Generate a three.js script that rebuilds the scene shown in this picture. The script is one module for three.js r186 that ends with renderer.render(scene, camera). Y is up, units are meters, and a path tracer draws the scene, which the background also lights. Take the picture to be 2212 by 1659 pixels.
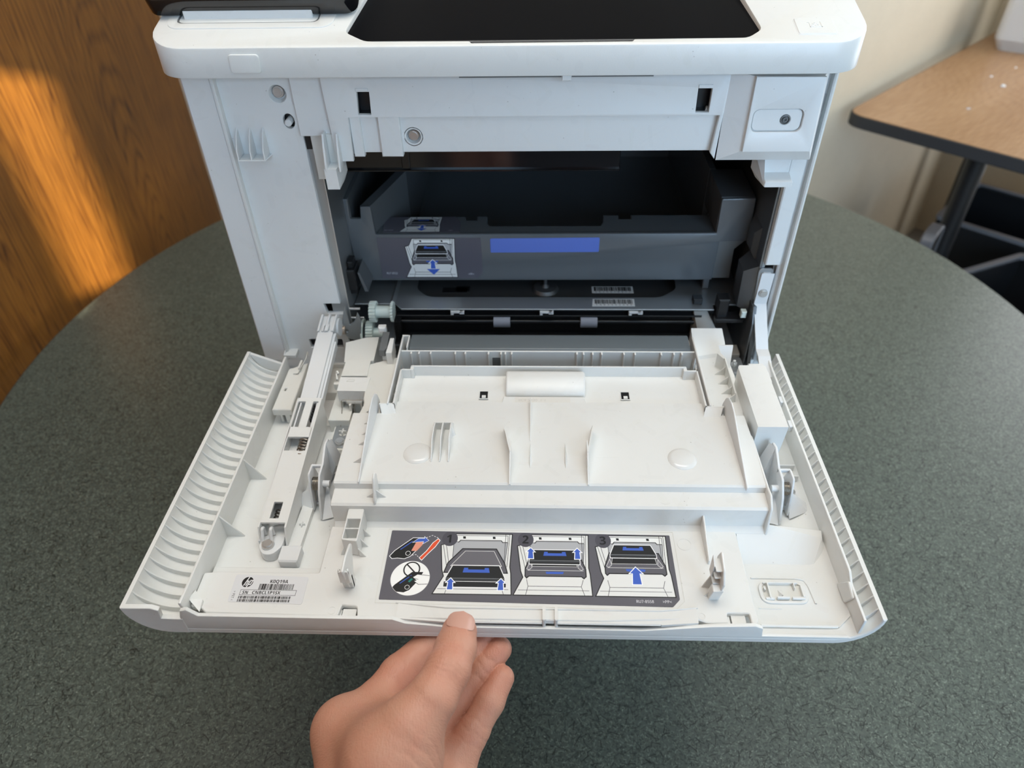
import * as THREE from 'three';
import { mergeGeometries, toCreasedNormals, mergeVertices } from 'three/addons/utils/BufferGeometryUtils.js';
import { ConvexGeometry } from 'three/addons/geometries/ConvexGeometry.js';
import { RoundedBoxGeometry } from 'three/addons/geometries/RoundedBoxGeometry.js';
import { MarchingCubes } from 'three/addons/objects/MarchingCubes.js';
import { RectAreaLightUniformsLib } from 'three/addons/lights/RectAreaLightUniformsLib.js';
import { ImprovedNoise } from 'three/addons/math/ImprovedNoise.js';

// ---------------------------------------------------------------- camera, light, exposure
// metres; y = 0 is the top of the round table, the printer's front face is the plane z = 0
const scene = new THREE.Scene();
const renderer = new THREE.WebGLRenderer({ antialias: true });
renderer.toneMapping = THREE.LinearToneMapping;
renderer.toneMappingExposure = 1.0;
renderer.shadowMap.enabled = true;

const camera = new THREE.PerspectiveCamera(56.26, 2212 / 1659, 0.02, 40);
camera.position.set(0.0207, 0.6355, 0.4827);
{
  const pitch = 0.7072, yaw = -0.0426, roll = -0.0218;
  const f = new THREE.Vector3(Math.sin(yaw) * Math.cos(pitch), -Math.sin(pitch), -Math.cos(yaw) * Math.cos(pitch));
  const r0 = new THREE.Vector3(Math.cos(yaw), 0, Math.sin(yaw)), u0 = r0.clone().cross(f);
  camera.up.copy(u0.multiplyScalar(Math.cos(roll)).addScaledVector(r0, -Math.sin(roll)));
  camera.lookAt(camera.position.clone().add(f));
}
camera.focus = 0.455; camera.userData.fStop = 8;   // phone lens: the wall and the far table are a little soft
scene.add(camera);

RectAreaLightUniformsLib.init();
scene.background = new THREE.Color(0.62, 0.78, 1.0);

const LAMP = 4.9;      // radiance of the ceiling panels
const FLOOR = -0.75, CEIL = 1.85, FRONTZ = 2.3;
// sunlight: enters through the slit left between blinds added to shape it, in the window behind the camera
const sun = new THREE.DirectionalLight(0xfff2d8, 32);
const SUN_TO = new THREE.Vector3(-0.76, -0.05, -0.616), SUN_DIR = new THREE.Vector3(-0.31, -0.40, -1).normalize();
sun.position.copy(SUN_TO).addScaledVector(SUN_DIR, -8);
sun.target.position.copy(SUN_TO);
sun.castShadow = true; sun.shadow.radius = 1;
sun.shadow.mapSize.set(2048, 2048);
Object.assign(sun.shadow.camera, { left: -3, right: 3, top: 3, bottom: -3, near: 0.1, far: 16 });
scene.add(sun, sun.target);

// daylight from the sky, standing in the window openings (the windows are built with the front wall)
function skyPanel(x, y, z, w, h, tx, ty, tz, colour, power) {
  const l = new THREE.RectAreaLight(colour, power, w, h);
  l.position.set(x, y, z); l.lookAt(tx, ty, tz); l.castShadow = true; scene.add(l); return l;
}
const WIN = [-0.45, 1.75];                    // x range of the opening in the wall behind the camera
const WINC = [0.35, 2.25];                    // and of the one along the wall at the far right corner
const WINY = [0.15, 1.55], WINCY = [-0.50, 1.50];
const CORNER = { at: [1.50, -2.09], turn: -0.803 };
skyPanel(0.65, 0.85, FRONTZ - 0.02, 2.16, 1.36, 0.65, 0.85, 0, new THREE.Color(0.46, 0.71, 1.0), 7.4);
{
  const u = [Math.cos(CORNER.turn), -Math.sin(CORNER.turn)], n = [Math.sin(CORNER.turn), Math.cos(CORNER.turn)], m = (WINC[0] + WINC[1]) / 2;
  const x = CORNER.at[0] + u[0] * m + n[0] * 0.02, z = CORNER.at[1] + u[1] * m + n[1] * 0.02;
  skyPanel(x, 0.50, z, 1.86, 1.96, x + n[0], 0.50, z + n[1], new THREE.Color(0.95, 0.96, 0.97), 3.3);
}

// ---------------------------------------------------------------- helpers
const V = (x, y, z) => new THREE.Vector3(x, y, z);
let seed = 12345;
const rnd = () => { seed = (seed * 1664525 + 1013904223) >>> 0; return seed / 4294967296; };
const noise = new ImprovedNoise();
const used = new Map();
function numbered(name) {
  const n = used.get(name) || 0; used.set(name, n + 1);
  return n ? name + '_' + String(n).padStart(3, '0') : name;
}
function tag(o, label, category, group, kind) {
  if (label) o.userData.label = label;
  if (category) o.userData.category = category;
  if (group) o.userData.group = group;
  if (kind) o.userData.kind = kind;
  return o;
}
function thing(name, label, category, pos = [0, 0, 0], group) {
  const g = new THREE.Group(); g.name = numbered(name); g.position.set(...pos); scene.add(g);
  return tag(g, label, category, group);
}
function mesh(name, geo, mat, parent = scene, label) {
  const g = Array.isArray(geo) ? merge(geo) : geo;
  const m = new THREE.Mesh(g, mat); m.name = parent === scene ? numbered(name) : name;
  m.castShadow = m.receiveShadow = true;
  if (label) m.userData.label = label;
  parent.add(m); return m;
}
function part(name, parent, label) { const g = new THREE.Group(); g.name = name; if (label) g.userData.label = label; parent.add(g); return g; }
function structure(name, geo, mat, label) { const m = mesh(name, geo, mat); m.userData.kind = 'structure'; if (label) m.userData.label = label; return m; }
function clean(g) {
  const o = new THREE.BufferGeometry(), s = g.index ? g.toNonIndexed() : g;
  o.setAttribute('position', s.attributes.position);
  if (s.attributes.normal) o.setAttribute('normal', s.attributes.normal); else o.computeVertexNormals();
  boxUV(o); return o;
}
function merge(list) { return mergeGeometries(list.map(clean)); }
// uv in metres, projected along the main direction of each face
function boxUV(g) {
  const p = g.attributes.position, n = p.count, uv = new Float32Array(n * 2);
  const a = V(), b = V(), c = V();
  for (let i = 0; i < n; i += 3) {
    a.fromBufferAttribute(p, i); b.fromBufferAttribute(p, i + 1); c.fromBufferAttribute(p, i + 2);
    const nn = b.clone().sub(a).cross(c.clone().sub(a)), ax = Math.abs(nn.x), ay = Math.abs(nn.y), az = Math.abs(nn.z);
    for (let k = 0; k < 3; k++) {
      const q = [a, b, c][k], j = (i + k) * 2;
      if (ay >= ax && ay >= az) { uv[j] = q.x; uv[j + 1] = -q.z; } else if (ax >= az) { uv[j] = q.z; uv[j + 1] = q.y; } else { uv[j] = q.x; uv[j + 1] = q.y; }
    }
  }
  g.setAttribute('uv', new THREE.BufferAttribute(uv, 2)); return g;
}
function creased(g, ang = 0.6) {   // worked out in millimetres: the helper rounds positions to 0.01
  const c = g.index ? g.toNonIndexed() : g; c.deleteAttribute('uv'); c.scale(1e4, 1e4, 1e4);
  const o = toCreasedNormals(c, ang); o.scale(1e-4, 1e-4, 1e-4); return boxUV(o);
}
// extrude a flat outline along an axis: 'y' takes [x,z], 'z' takes [x,y], 'x' takes [z,y]
function ex(axis, poly, a, b, { bev = 0.0004, holes = [], seg = 1, crease = 0.6 } = {}) {
  if (b < a) [a, b] = [b, a];
  const sh = new THREE.Shape(poly.map(p => new THREE.Vector2(p[0], p[1])));
  for (const h of holes) sh.holes.push(new THREE.Path(h.map(p => new THREE.Vector2(p[0], p[1]))));
  bev = Math.min(bev, (b - a) * 0.4);
  let g = new THREE.ExtrudeGeometry(sh, { depth: b - a - 2 * bev, bevelEnabled: bev > 0, bevelThickness: bev, bevelSize: bev, bevelOffset: -bev, bevelSegments: seg, curveSegments: 1, steps: 1 });
  if (g.index) g = g.toNonIndexed();
  const p = g.attributes.position;
  for (let i = 0; i < p.count; i++) {
    const s = p.getX(i), t = p.getY(i), w = p.getZ(i) + a + bev;
    if (axis === 'y') p.setXYZ(i, s, w, t); else if (axis === 'x') p.setXYZ(i, w, t, s); else p.setXYZ(i, s, t, w);
  }
  if (axis !== 'z') for (let i = 0; i < p.count; i += 3) {
    const x = p.getX(i + 1), y = p.getY(i + 1), z = p.getZ(i + 1);
    p.setXYZ(i + 1, p.getX(i + 2), p.getY(i + 2), p.getZ(i + 2)); p.setXYZ(i + 2, x, y, z);
  }
  g.deleteAttribute('normal'); g.clearGroups();
  return creased(g, crease);
}
const box = (x0, x1, y0, y1, z0, z1, bev = 0.0004) => ex('z', [[x0, y0], [x1, y0], [x1, y1], [x0, y1]], z0, z1, { bev });
const hull = pts => creased(new ConvexGeometry(pts.map(p => V(...p))), 0.3);
// a convex block from a top outline (3-D points) and the same outline dropped to height y
const drop = (pts, y) => hull([...pts, ...pts.map(p => [p[0], y, p[2]])]);
function rrect(x0, x1, y0, y1, r, n = 6) {
  const o = [], c = [[x1 - r, y1 - r, 0], [x0 + r, y1 - r, 1], [x0 + r, y0 + r, 2], [x1 - r, y0 + r, 3]];
  for (const [cx, cy, q] of c) for (let i = 0; i <= n; i++) { const t = (q + i / n) * Math.PI / 2; o.push([cx + r * Math.cos(t), cy + r * Math.sin(t)]); }
  return o;
}
const circle = (cx, cy, r, n = 28, ry = r) => Array.from({ length: n }, (_, i) => [cx + r * Math.cos(i / n * 2 * Math.PI), cy + ry * Math.sin(i / n * 2 * Math.PI)]);
// round the corners of an outline
function soften(poly, r, n = 4) {
  const o = [], N = poly.length;
  for (let i = 0; i < N; i++) {
    const p = new THREE.Vector2(...poly[(i + N - 1) % N]), q = new THREE.Vector2(...poly[i]), s = new THREE.Vector2(...poly[(i + 1) % N]);
    const a = p.clone().sub(q), b = s.clone().sub(q), la = a.length(), lb = b.length(), rr = Math.min(r, la * 0.45, lb * 0.45);
    const A = q.clone().addScaledVector(a, rr / la), B = q.clone().addScaledVector(b, rr / lb);
    for (let k = 0; k <= n; k++) { const t = k / n, u = 1 - t; o.push([u * u * A.x + 2 * u * t * q.x + t * t * B.x, u * u * A.y + 2 * u * t * q.y + t * t * B.y]); }
  }
  return o;
}
function tube(pts, r, closed = false, rs = 8, seg = 0) {
  const c = new THREE.CatmullRomCurve3(pts.map(p => V(...p)), closed, 'catmullrom', 0.15);
  const g = new THREE.TubeGeometry(c, seg || pts.length * 6, r, rs, closed).toNonIndexed(); return boxUV(g);
}
function rod(a, b, r, r2 = r, n = 20) {
  const A = V(...a), B = V(...b), d = B.clone().sub(A), g = new THREE.CylinderGeometry(r2, r, d.length(), n).toNonIndexed();
  g.applyQuaternion(new THREE.Quaternion().setFromUnitVectors(V(0, 1, 0), d.clone().normalize()));
  const m = A.add(B).multiplyScalar(0.5); g.translate(m.x, m.y, m.z); return boxUV(g);
}
function spring(a, b, R, turns, wire) {
  const A = V(...a), B = V(...b), d = B.clone().sub(A), L = d.length(), q = new THREE.Quaternion().setFromUnitVectors(V(0, 1, 0), d.clone().normalize()), pts = [];
  for (let i = 0; i <= turns * 14; i++) { const t = i / 14 * 2 * Math.PI; pts.push(V(R * Math.cos(t), L * i / (turns * 14), R * Math.sin(t)).applyQuaternion(q).add(A)); }
  return boxUV(new THREE.TubeGeometry(new THREE.CatmullRomCurve3(pts), pts.length * 1, wire, 6).toNonIndexed());
}
// distance field -> triangles: fill a cube grid (coarse blocks far from the surface are filled in one go) and march it
function marched(field, lo, hi, N, most) {
  const half = Math.max(hi[0] - lo[0], hi[1] - lo[1], hi[2] - lo[2]) / 2, m = [0, 1, 2].map(a => (lo[a] + hi[a]) / 2), cell = 2 * half / N, B = 4;
  const mc = new MarchingCubes(N, new THREE.MeshBasicMaterial(), false, false, most); mc.isolation = 0;
  const at = i => (i - N / 2) * cell, reach = cell * B * 1.3;
  for (let K = 0; K < N; K += B) for (let Jj = 0; Jj < N; Jj += B) for (let I = 0; I < N; I += B) {
    const d = field([m[0] + at(I + 1.5), m[1] + at(Jj + 1.5), m[2] + at(K + 1.5)]), far = Math.abs(d) > reach;
    for (let k = K; k < Math.min(N, K + B); k++) for (let j = Jj; j < Math.min(N, Jj + B); j++) for (let i = I; i < Math.min(N, I + B); i++)
      mc.field[k * N * N + j * N + i] = far ? -d : -field([m[0] + at(i), m[1] + at(j), m[2] + at(k)]);
  }
  mc.update(); const n = mc.count, pos = new Float32Array(n * 3);
  for (let i = 0; i < n; i++) for (let a = 0; a < 3; a++) pos[i * 3 + a] = m[a] + mc.positionArray[i * 3 + a] * half;
  return pos;
}
// put geometry built around the origin (y up) at a point, its y axis along n
function place(g, at, n = [0, 1, 0], spin = 0) {
  const o = g.clone(); if (spin) o.rotateY(spin);
  o.applyQuaternion(new THREE.Quaternion().setFromUnitVectors(V(0, 1, 0), V(...n).normalize())); o.translate(...at); return o;
}
const lathe = (prof, n = 28) => creased(new THREE.LatheGeometry(prof.map(p => new THREE.Vector2(p[0], p[1])), n), 0.5);
// cross-head screw, head radius 1
function screwGeo(r) {
  const c = 0.19, l = 0.58, cross = [[c, l], [-c, l], [-c, c], [-l, c], [-l, -c], [-c, -c], [-c, -l], [c, -l], [c, -c], [l, -c], [l, c], [c, c]].map(p => [p[0] * r, p[1] * r]);
  return merge([lathe([[0, -0.1 * r], [1.0 * r, -0.1 * r], [1.0 * r, 0.12 * r], [0.93 * r, 0.3 * r], [0.7 * r, 0.3 * r], [0.7 * r, 0.12 * r], [0, 0.12 * r]]),
    ex('y', circle(0, 0, 0.72 * r, 24), 0.1 * r, 0.46 * r, { holes: [cross], bev: 0.06 * r })]);
}
function screw(parent, at, n, r, mat) { return mesh('screw', place(screwGeo(r), at, n, 0.4), mat || M.zinc, parent); }

// ---------------------------------------------------------------- textures
function canvasTex(w, h, draw, srgb = true) {
  const c = document.createElement('canvas'); c.width = w; c.height = h; const g = c.getContext('2d'); draw(g, w, h);
  const t = new THREE.CanvasTexture(c); t.wrapS = t.wrapT = THREE.RepeatWrapping; if (srgb) t.colorSpace = THREE.SRGBColorSpace; t.anisotropy = 8; return t;
}
function dataTex(w, h, fn, srgb = true) {
  const d = new Uint8Array(w * h * 4);
  for (let j = 0; j < h; j++) for (let i = 0; i < w; i++) { const c = fn(i / w, j / h, i, j), k = (j * w + i) * 4; d[k] = Math.max(0, Math.min(255, c[0])); d[k + 1] = Math.max(0, Math.min(255, c[1])); d[k + 2] = Math.max(0, Math.min(255, c[2])); d[k + 3] = 255; }
  const t = new THREE.DataTexture(d, w, h); t.magFilter = THREE.LinearFilter; t.minFilter = THREE.LinearMipmapLinearFilter; t.generateMipmaps = true; t.wrapS = t.wrapT = THREE.RepeatWrapping; if (srgb) t.colorSpace = THREE.SRGBColorSpace; t.needsUpdate = true; return t;
}
// seamless value noise on a lattice of n x m cells
function lattice(n, m) {
  const v = new Float32Array(n * m); for (let i = 0; i < n * m; i++) v[i] = rnd();
  const s = t => t * t * (3 - 2 * t);
  return (u, w) => { const x = u * n, y = w * m, i = Math.floor(x), j = Math.floor(y), a = s(x - i), b = s(y - j); const q = (p, r) => v[((r % m) + m) % m * n + ((p % n) + n) % n];
    return (q(i, j) * (1 - a) + q(i + 1, j) * a) * (1 - b) + (q(i, j + 1) * (1 - a) + q(i + 1, j + 1) * a) * b; };
}
const std = (r, g, b, rough = 0.4, extra = {}) => new THREE.MeshStandardMaterial(Object.assign({ color: new THREE.Color().setRGB(r, g, b), roughness: rough }, extra));
const grainBump = (() => { const a = lattice(128, 128), b = lattice(64, 64); const t = dataTex(256, 256, (u, v) => { const k = 255 * (0.6 * a(u, v) + 0.4 * b(u, v)); return [k, k, k]; }, false); t.repeat.set(1 / 0.03, 1 / 0.03); return t; })();
// faint handling marks on the plastic
const smudge = canvasTex(1024, 1024, (g, w) => {
  g.fillStyle = 'rgb(255,255,255)'; g.fillRect(0, 0, w, w);
  for (let i = 0; i < 260; i++) { const x = rnd() * w, y = rnd() * w, L = 10 + rnd() * 60, a = rnd() * 6.28, k = 214 + rnd() * 26; g.strokeStyle = 'rgba(' + (k | 0) + ',' + ((k - 3) | 0) + ',' + ((k - 10) | 0) + ',0.05)'; g.lineWidth = 3 + rnd() * 22; g.lineCap = 'round'; g.beginPath(); g.moveTo(x, y); g.lineTo(x + Math.cos(a) * L, y + Math.sin(a) * L); g.stroke(); }
  for (let i = 0; i < 70; i++) { g.fillStyle = 'rgba(120,112,100,' + (0.1 + 0.35 * rnd()).toFixed(2) + ')'; g.beginPath(); g.arc(rnd() * w, rnd() * w, 0.5 + rnd() * 1.1, 0, 7); g.fill(); }
});
smudge.repeat.set(1 / 0.23, 1 / 0.23);
const M = {
  cap: std(0.765, 0.765, 0.735, 0.32, { bumpMap: grainBump, bumpScale: 0.00003, map: smudge }),
  body: std(0.78, 0.785, 0.77, 0.38, { bumpMap: grainBump, bumpScale: 0.00002, map: smudge }),
  door: std(0.785, 0.785, 0.755, 0.36, { map: smudge }),
  doorIn: std(0.785, 0.78, 0.75, 0.34, { map: smudge }),
  cream: std(0.74, 0.73, 0.68, 0.42, { map: smudge }),
  pom: new THREE.MeshPhysicalMaterial({ color: new THREE.Color().setRGB(0.84, 0.845, 0.84), roughness: 0.42, transmission: 0.12, thickness: 0, ior: 1.4 }),
  gear: std(0.70, 0.77, 0.71, 0.45),
  grey: std(0.15, 0.155, 0.155, 0.32),
  flap: std(0.13, 0.15, 0.16, 0.38),
  tray: std(0.115, 0.123, 0.130, 0.22),
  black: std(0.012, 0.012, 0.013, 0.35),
  gloss: new THREE.MeshPhysicalMaterial({ color: new THREE.Color().setRGB(0.008, 0.008, 0.009), roughness: 0.12, clearcoat: 0.4, clearcoatRoughness: 0.1 }),
  sheet: std(0.42, 0.44, 0.45, 0.42, { metalness: 0.85 }),
  zinc: std(0.62, 0.62, 0.61, 0.30, { metalness: 0.85 }),
  brass: std(0.62, 0.50, 0.40, 0.3, { metalness: 0.9 }),
  spring: std(0.36, 0.32, 0.27, 0.28, { metalness: 0.95 }),
  darkSpring: std(0.12, 0.11, 0.10, 0.35, { metalness: 0.9 }),
  binBlack: new THREE.MeshPhysicalMaterial({ color: new THREE.Color().setRGB(0.006, 0.006, 0.007), roughness: 0.3, specularIntensity: 0.04 }),
  rubber: std(0.03, 0.03, 0.032, 0.6),
};

// ---------------------------------------------------------------- the room
// oak veneer: x is across the grain, y along it, in metres
const oakFn = (() => {
  const a = lattice(26, 5), b = lattice(90, 9), c = lattice(420, 26), d = lattice(700, 60), e = lattice(8, 3), f = lattice(200, 14);
  const S = 1.3;
  return (u, v) => {
    const z = u * S - S, y = v < 0.615 ? v * S : v * S - S;
    const wob = (a(u, v) - 0.5) * 0.036 + (b(u, v) - 0.5) * 0.007;
    const zz = z + wob;
    // two flat-sawn figures and straight grain between them
    const e1 = Math.sqrt(Math.pow((zz + 0.43) * 1.0, 2) + Math.pow((y - 0.03) * 0.13, 2));
    const e2 = Math.sqrt(Math.pow((zz + 0.86) * 1.0, 2) + Math.pow(Math.max(0.0, y + 0.35) * 0.16, 2));
    const ph = Math.min(e1 * 150, e2 * 140 + 4) + (e(u, v) - 0.5) * 3;
    let q = ph - Math.floor(ph);
    const line = Math.pow(Math.max(0, 1 - Math.abs(q - 0.3) / 0.3), 1.3);
    const pores = Math.pow(c(u, v), 2.0), fine = d(u, v), med = f(u, v);
    const k = 0.56 * line * (0.4 + 0.8 * pores) + 0.34 * pores * (0.6 + 0.8 * med) + 0.2 * fine;
    const tone = 0.9 + 0.22 * e(v, u);
    return [(176 - 92 * k) * tone, (117 - 72 * k) * tone, (44 - 33 * k) * tone];
  };
})();
const oakTex = dataTex(1400, 1400, oakFn); oakTex.repeat.set(1 / 1.3, 1 / 1.3);
M.oak = std(1, 1, 1, 0.42, { map: oakTex });
M.oak.color.setRGB(0.66, 0.64, 0.60);
const paintTex = (() => { const a = lattice(90, 90), b = lattice(12, 12); const t = dataTex(512, 512, (u, v) => { const k = 246 + 4 * a(u, v) + 5 * b(u, v); return [k, k, k]; }); t.repeat.set(1 / 0.5, 1 / 0.5); return t; })();
M.beige = std(0.66, 0.575, 0.435, 0.6, { map: paintTex });
M.ceilingPaint = std(0.80, 0.78, 0.74, 0.9);
M.carpet = std(0.24, 0.225, 0.20, 0.95);
M.frame = std(0.75, 0.75, 0.73, 0.5);
M.blind = new THREE.MeshPhysicalMaterial({ color: new THREE.Color().setRGB(0.75, 0.76, 0.78), roughness: 1, transmission: 0.15, thickness: 0 });

function wallRun(name, p, q, mat, label, t = 0.12) {        // a wall from p to q (plan, [x,z]); the room lies on its left
  const dx = q[0] - p[0], dz = q[1] - p[1], L = Math.hypot(dx, dz), nx = -dz / L * -t, nz = dx / L * -t;
  return structure(name, ex('y', [[p[0], p[1]], [q[0], q[1]], [q[0] + nx, q[1] + nz], [p[0] + nx, p[1] + nz]], FLOOR, CEIL, { bev: 0 }), mat, label);
}
const A = [-0.76, FRONTZ], B = [-0.76, -1.12], C = [0.575, -1.12], D = [1.50, -2.09], E = [3.2, -0.33], F = [3.2, FRONTZ];
structure('wall_left', ex('y', [[-0.76, FRONTZ + 0.12], [-0.88, FRONTZ + 0.12], [-0.88, -1.24], [-0.76, -1.24]], FLOOR, CEIL, { bev: 0 }), M.oak, 'brown oak veneer wall with a vertical stripe of sunlight');
structure('wall_back', ex('y', [[-0.76, -1.12], [-0.76, -1.24], [0.52, -1.24], [0.575, -1.12]], FLOOR, CEIL, { bev: 0 }), M.beige, 'beige painted wall behind the printer');
structure('wall_angled', ex('y', [[0.575, -1.12], [0.52, -1.24], [1.45, -2.2], [1.50, -2.09]], FLOOR, CEIL, { bev: 0 }), M.beige, 'cream painted wall running behind the wood-look table');
const onCorner = g => { g.rotateY(CORNER.turn); g.translate(CORNER.at[0], 0, CORNER.at[1]); return g; };   // local x runs along the wall, local z into the room
structure('wall_corner', onCorner(ex('z', [[-0.1, FLOOR], [2.55, FLOOR], [2.55, CEIL], [-0.1, CEIL]], -0.12, 0, { bev: 0, holes: [[[WINC[0], WINCY[0]], [WINC[1], WINCY[0]], [WINC[1], WINCY[1]], [WINC[0], WINCY[1]]]] })), M.beige);
structure('wall_right', box(3.2, 3.32, FLOOR, CEIL, -0.45, FRONTZ + 0.12, 0), M.beige);
structure('wall_front', ex('z', [[-0.88, FLOOR], [3.32, FLOOR], [3.32, CEIL], [-0.88, CEIL]], FRONTZ, FRONTZ + 0.12, { bev: 0, holes: [[[WIN[0], WINY[0]], [WIN[1], WINY[0]], [WIN[1], WINY[1]], [WIN[0], WINY[1]]]] }), M.beige);
const plan = [[-0.88, FRONTZ + 0.12], [-0.88, -1.24], [0.52, -1.24], [1.45, -2.25], [3.32, -0.45], [3.32, FRONTZ + 0.12]];
structure('floor', ex('y', plan, FLOOR - 0.1, FLOOR, { bev: 0 }), M.carpet);
structure('ceiling', ex('y', plan, CEIL, CEIL + 0.1, { bev: 0 }), M.ceilingPaint);
for (const [name, [a, b], put, blinds, WY] of [   // windows with white blinds added to block the sun; the narrow third panel cuts its low rays, leaving a slit at the top
  ['window_1', WIN, g => { g.rotateY(Math.PI); g.translate(0, 0, FRONTZ); return g; }, [[WIN[0], 0.1285], [0.1735, WIN[1]], [0.1285, 0.1735]], WINY], ['window_2', WINC, onCorner, [[WINC[0], WINC[1]]], WINCY]]) {
  const w = new THREE.Group(); w.name = name; w.userData = { kind: 'structure' }; scene.add(w);
  const s = name === 'window_1' ? -1 : 1, o = (d) => { const p = [[a + d, WY[0] + d], [b - d, WY[0] + d], [b - d, WY[1] - d], [a + d, WY[1] - d]].map(q => [q[0] * s, q[1]]); return p; };
  mesh('window_frame', put(ex('z', o(0), -0.11, -0.07, { holes: [o(0.04)] })), M.frame, w);
  for (const [p, q] of blinds) mesh('added_blind', put(box(Math.min(p * s, q * s), Math.max(p * s, q * s), WY[0] + 0.005, q - p < 0.1 ? 1.108 : WY[1] - 0.005, -0.034, -0.030, 0)), M.blind, w);
  mesh('window_sill', put(box(Math.min(a * s, b * s) - 0.04, Math.max(a * s, b * s) + 0.04, WY[0] - 0.03, WY[0], -0.07, 0.06)), M.frame, w);
}
// recessed ceiling lights
for (const [x, z, where] of [[0.05, 0.12, 'above the round table']]) {
  const l = thing('ceiling_light', 'recessed white ceiling light panel ' + where, 'light', [x, CEIL, z]);
  mesh('light_frame', ex('y', rrect(-0.62, 0.62, -0.32, 0.32, 0.01), -0.012, 0, { holes: [rrect(-0.6, 0.6, -0.3, 0.3, 0.01)] }), M.frame, l);
  mesh('diffuser', box(-0.6, 0.6, -0.006, 0, -0.3, 0.3), new THREE.MeshStandardMaterial({ color: 0xffffff, emissive: new THREE.Color(1, 0.95, 0.87), emissiveIntensity: 1.5 }), l);
  const r = new THREE.RectAreaLight(new THREE.Color(1, 0.95, 0.86), LAMP, 1.2, 0.6); r.position.set(x, CEIL - 0.014, z); r.lookAt(x, 0, z); r.castShadow = true; scene.add(r);
}

// ---------------------------------------------------------------- round table
const feltTex = canvasTex(2048, 2048, (g, w) => {
  g.fillStyle = 'rgb(84,92,85)'; g.fillRect(0, 0, w, w);
  const fib = (n, l0, l1, wd, cols) => {
    for (let i = 0; i < n; i++) {
      let x = rnd() * w, y = rnd() * w, t = rnd() * 6.283; const L = l0 + rnd() * (l1 - l0), k = 4, bend = (rnd() - 0.5) * 1.6;
      g.strokeStyle = cols[Math.floor(rnd() * cols.length)]; g.lineWidth = wd * (0.6 + 0.8 * rnd());
      for (const [ox, oy] of [[0, 0], [x < 80 ? w : x > w - 80 ? -w : 0, y < 80 ? w : y > w - 80 ? -w : 0]]) {
        let px = x + ox, py = y + oy, a = t; g.beginPath(); g.moveTo(px, py);
        for (let s = 0; s < k; s++) { a += bend / k; px += Math.cos(a) * L / k; py += Math.sin(a) * L / k; g.lineTo(px, py); }
        g.stroke(); if (!ox && !oy && x > 80 && x < w - 80 && y > 80 && y < w - 80) break;
      }
    }
  };
  fib(30000, 9, 22, 4.4, ['rgba(52,59,54,0.6)', 'rgba(118,127,116,0.55)', 'rgba(70,78,72,0.6)', 'rgba(100,108,99,0.55)']);
  fib(30000, 6, 15, 3.0, ['rgba(142,152,138,0.62)', 'rgba(36,42,38,0.62)', 'rgba(124,134,122,0.55)', 'rgba(48,55,50,0.6)']);
  fib(2600, 16, 50, 2.4, ['rgba(20,24,22,0.85)', 'rgba(28,33,30,0.8)', 'rgba(16,19,18,0.75)']);
  fib(2000, 4, 10, 2.4, ['rgba(186,196,180,0.65)', 'rgba(166,176,162,0.65)']);
});
feltTex.repeat.set(1 / 0.42, 1 / 0.42);
M.tabletop = std(1, 1, 1, 0.34, { map: feltTex, bumpMap: feltTex, bumpScale: 0.00025 }); M.tabletop.color.setRGB(0.92, 0.92, 0.90);
M.edge = std(0.02, 0.02, 0.022, 0.5);
{
  const t = thing('round_table', 'large round table with a speckled dark green laminate top', 'table', [0.03, 0, -0.315]);
  const R = 0.735;
  mesh('tabletop', ex('y', circle(0, 0, R - 0.002, 160), -0.028, 0, { bev: 0.001 }), M.tabletop, t);
  mesh('edge_band', ex('y', circle(0, 0, R, 160), -0.030, -0.0012, { holes: [circle(0, 0, R - 0.003, 160)], bev: 0.0008 }), M.edge, t, 'thin black edge band');
  mesh('pedestal', rod([0, FLOOR + 0.04, 0], [0, -0.03, 0], 0.045), M.black, t);
  for (let k = 0; k < 4; k++) { const g = hull([[0.03, FLOOR + 0.06, -0.025], [0.03, FLOOR + 0.06, 0.025], [0.03, FLOOR, -0.03], [0.03, FLOOR, 0.03], [0.46, FLOOR + 0.025, -0.02], [0.46, FLOOR + 0.025, 0.02], [0.46, FLOOR, -0.02], [0.46, FLOOR, 0.02]]); g.rotateY(k * Math.PI / 2 + 0.4); mesh('foot', g, M.black, t); }
}

// ---------------------------------------------------------------- wood-look table by the angled wall
const ashTex = (() => {
  const a = lattice(5, 30), b = lattice(9, 90), c = lattice(26, 420), e = lattice(3, 8);
  const t = dataTex(1024, 1024, (u, v) => {
    const w = v + (a(u, v) - 0.5) * 0.022 + (b(u, v) - 0.5) * 0.005;
    const ph = Math.abs(w - 0.45 + 0.1 * Math.sin(u * 6.283)) * 34 + e(u, v) * 2.5, q = ph - Math.floor(ph);
    const line = Math.pow(Math.max(0, 1 - Math.abs(q - 0.4) / 0.4), 2), k = 0.16 * line + 0.5 * c(u, v) + 0.5 * e(u, v);
    return [206 - 44 * k, 168 - 48 * k, 130 - 50 * k];
  });
  t.repeat.set(1 / 0.8, 1 / 0.8); return t;
})();
M.ash = std(1, 1, 1, 0.34, { map: ashTex }); M.ash.color.setRGB(0.86, 0.84, 0.82);
const LT = { c: [0.757, -1.27], a: Math.PI / 4 };   // corner of the table; long side runs away along the wall
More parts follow.
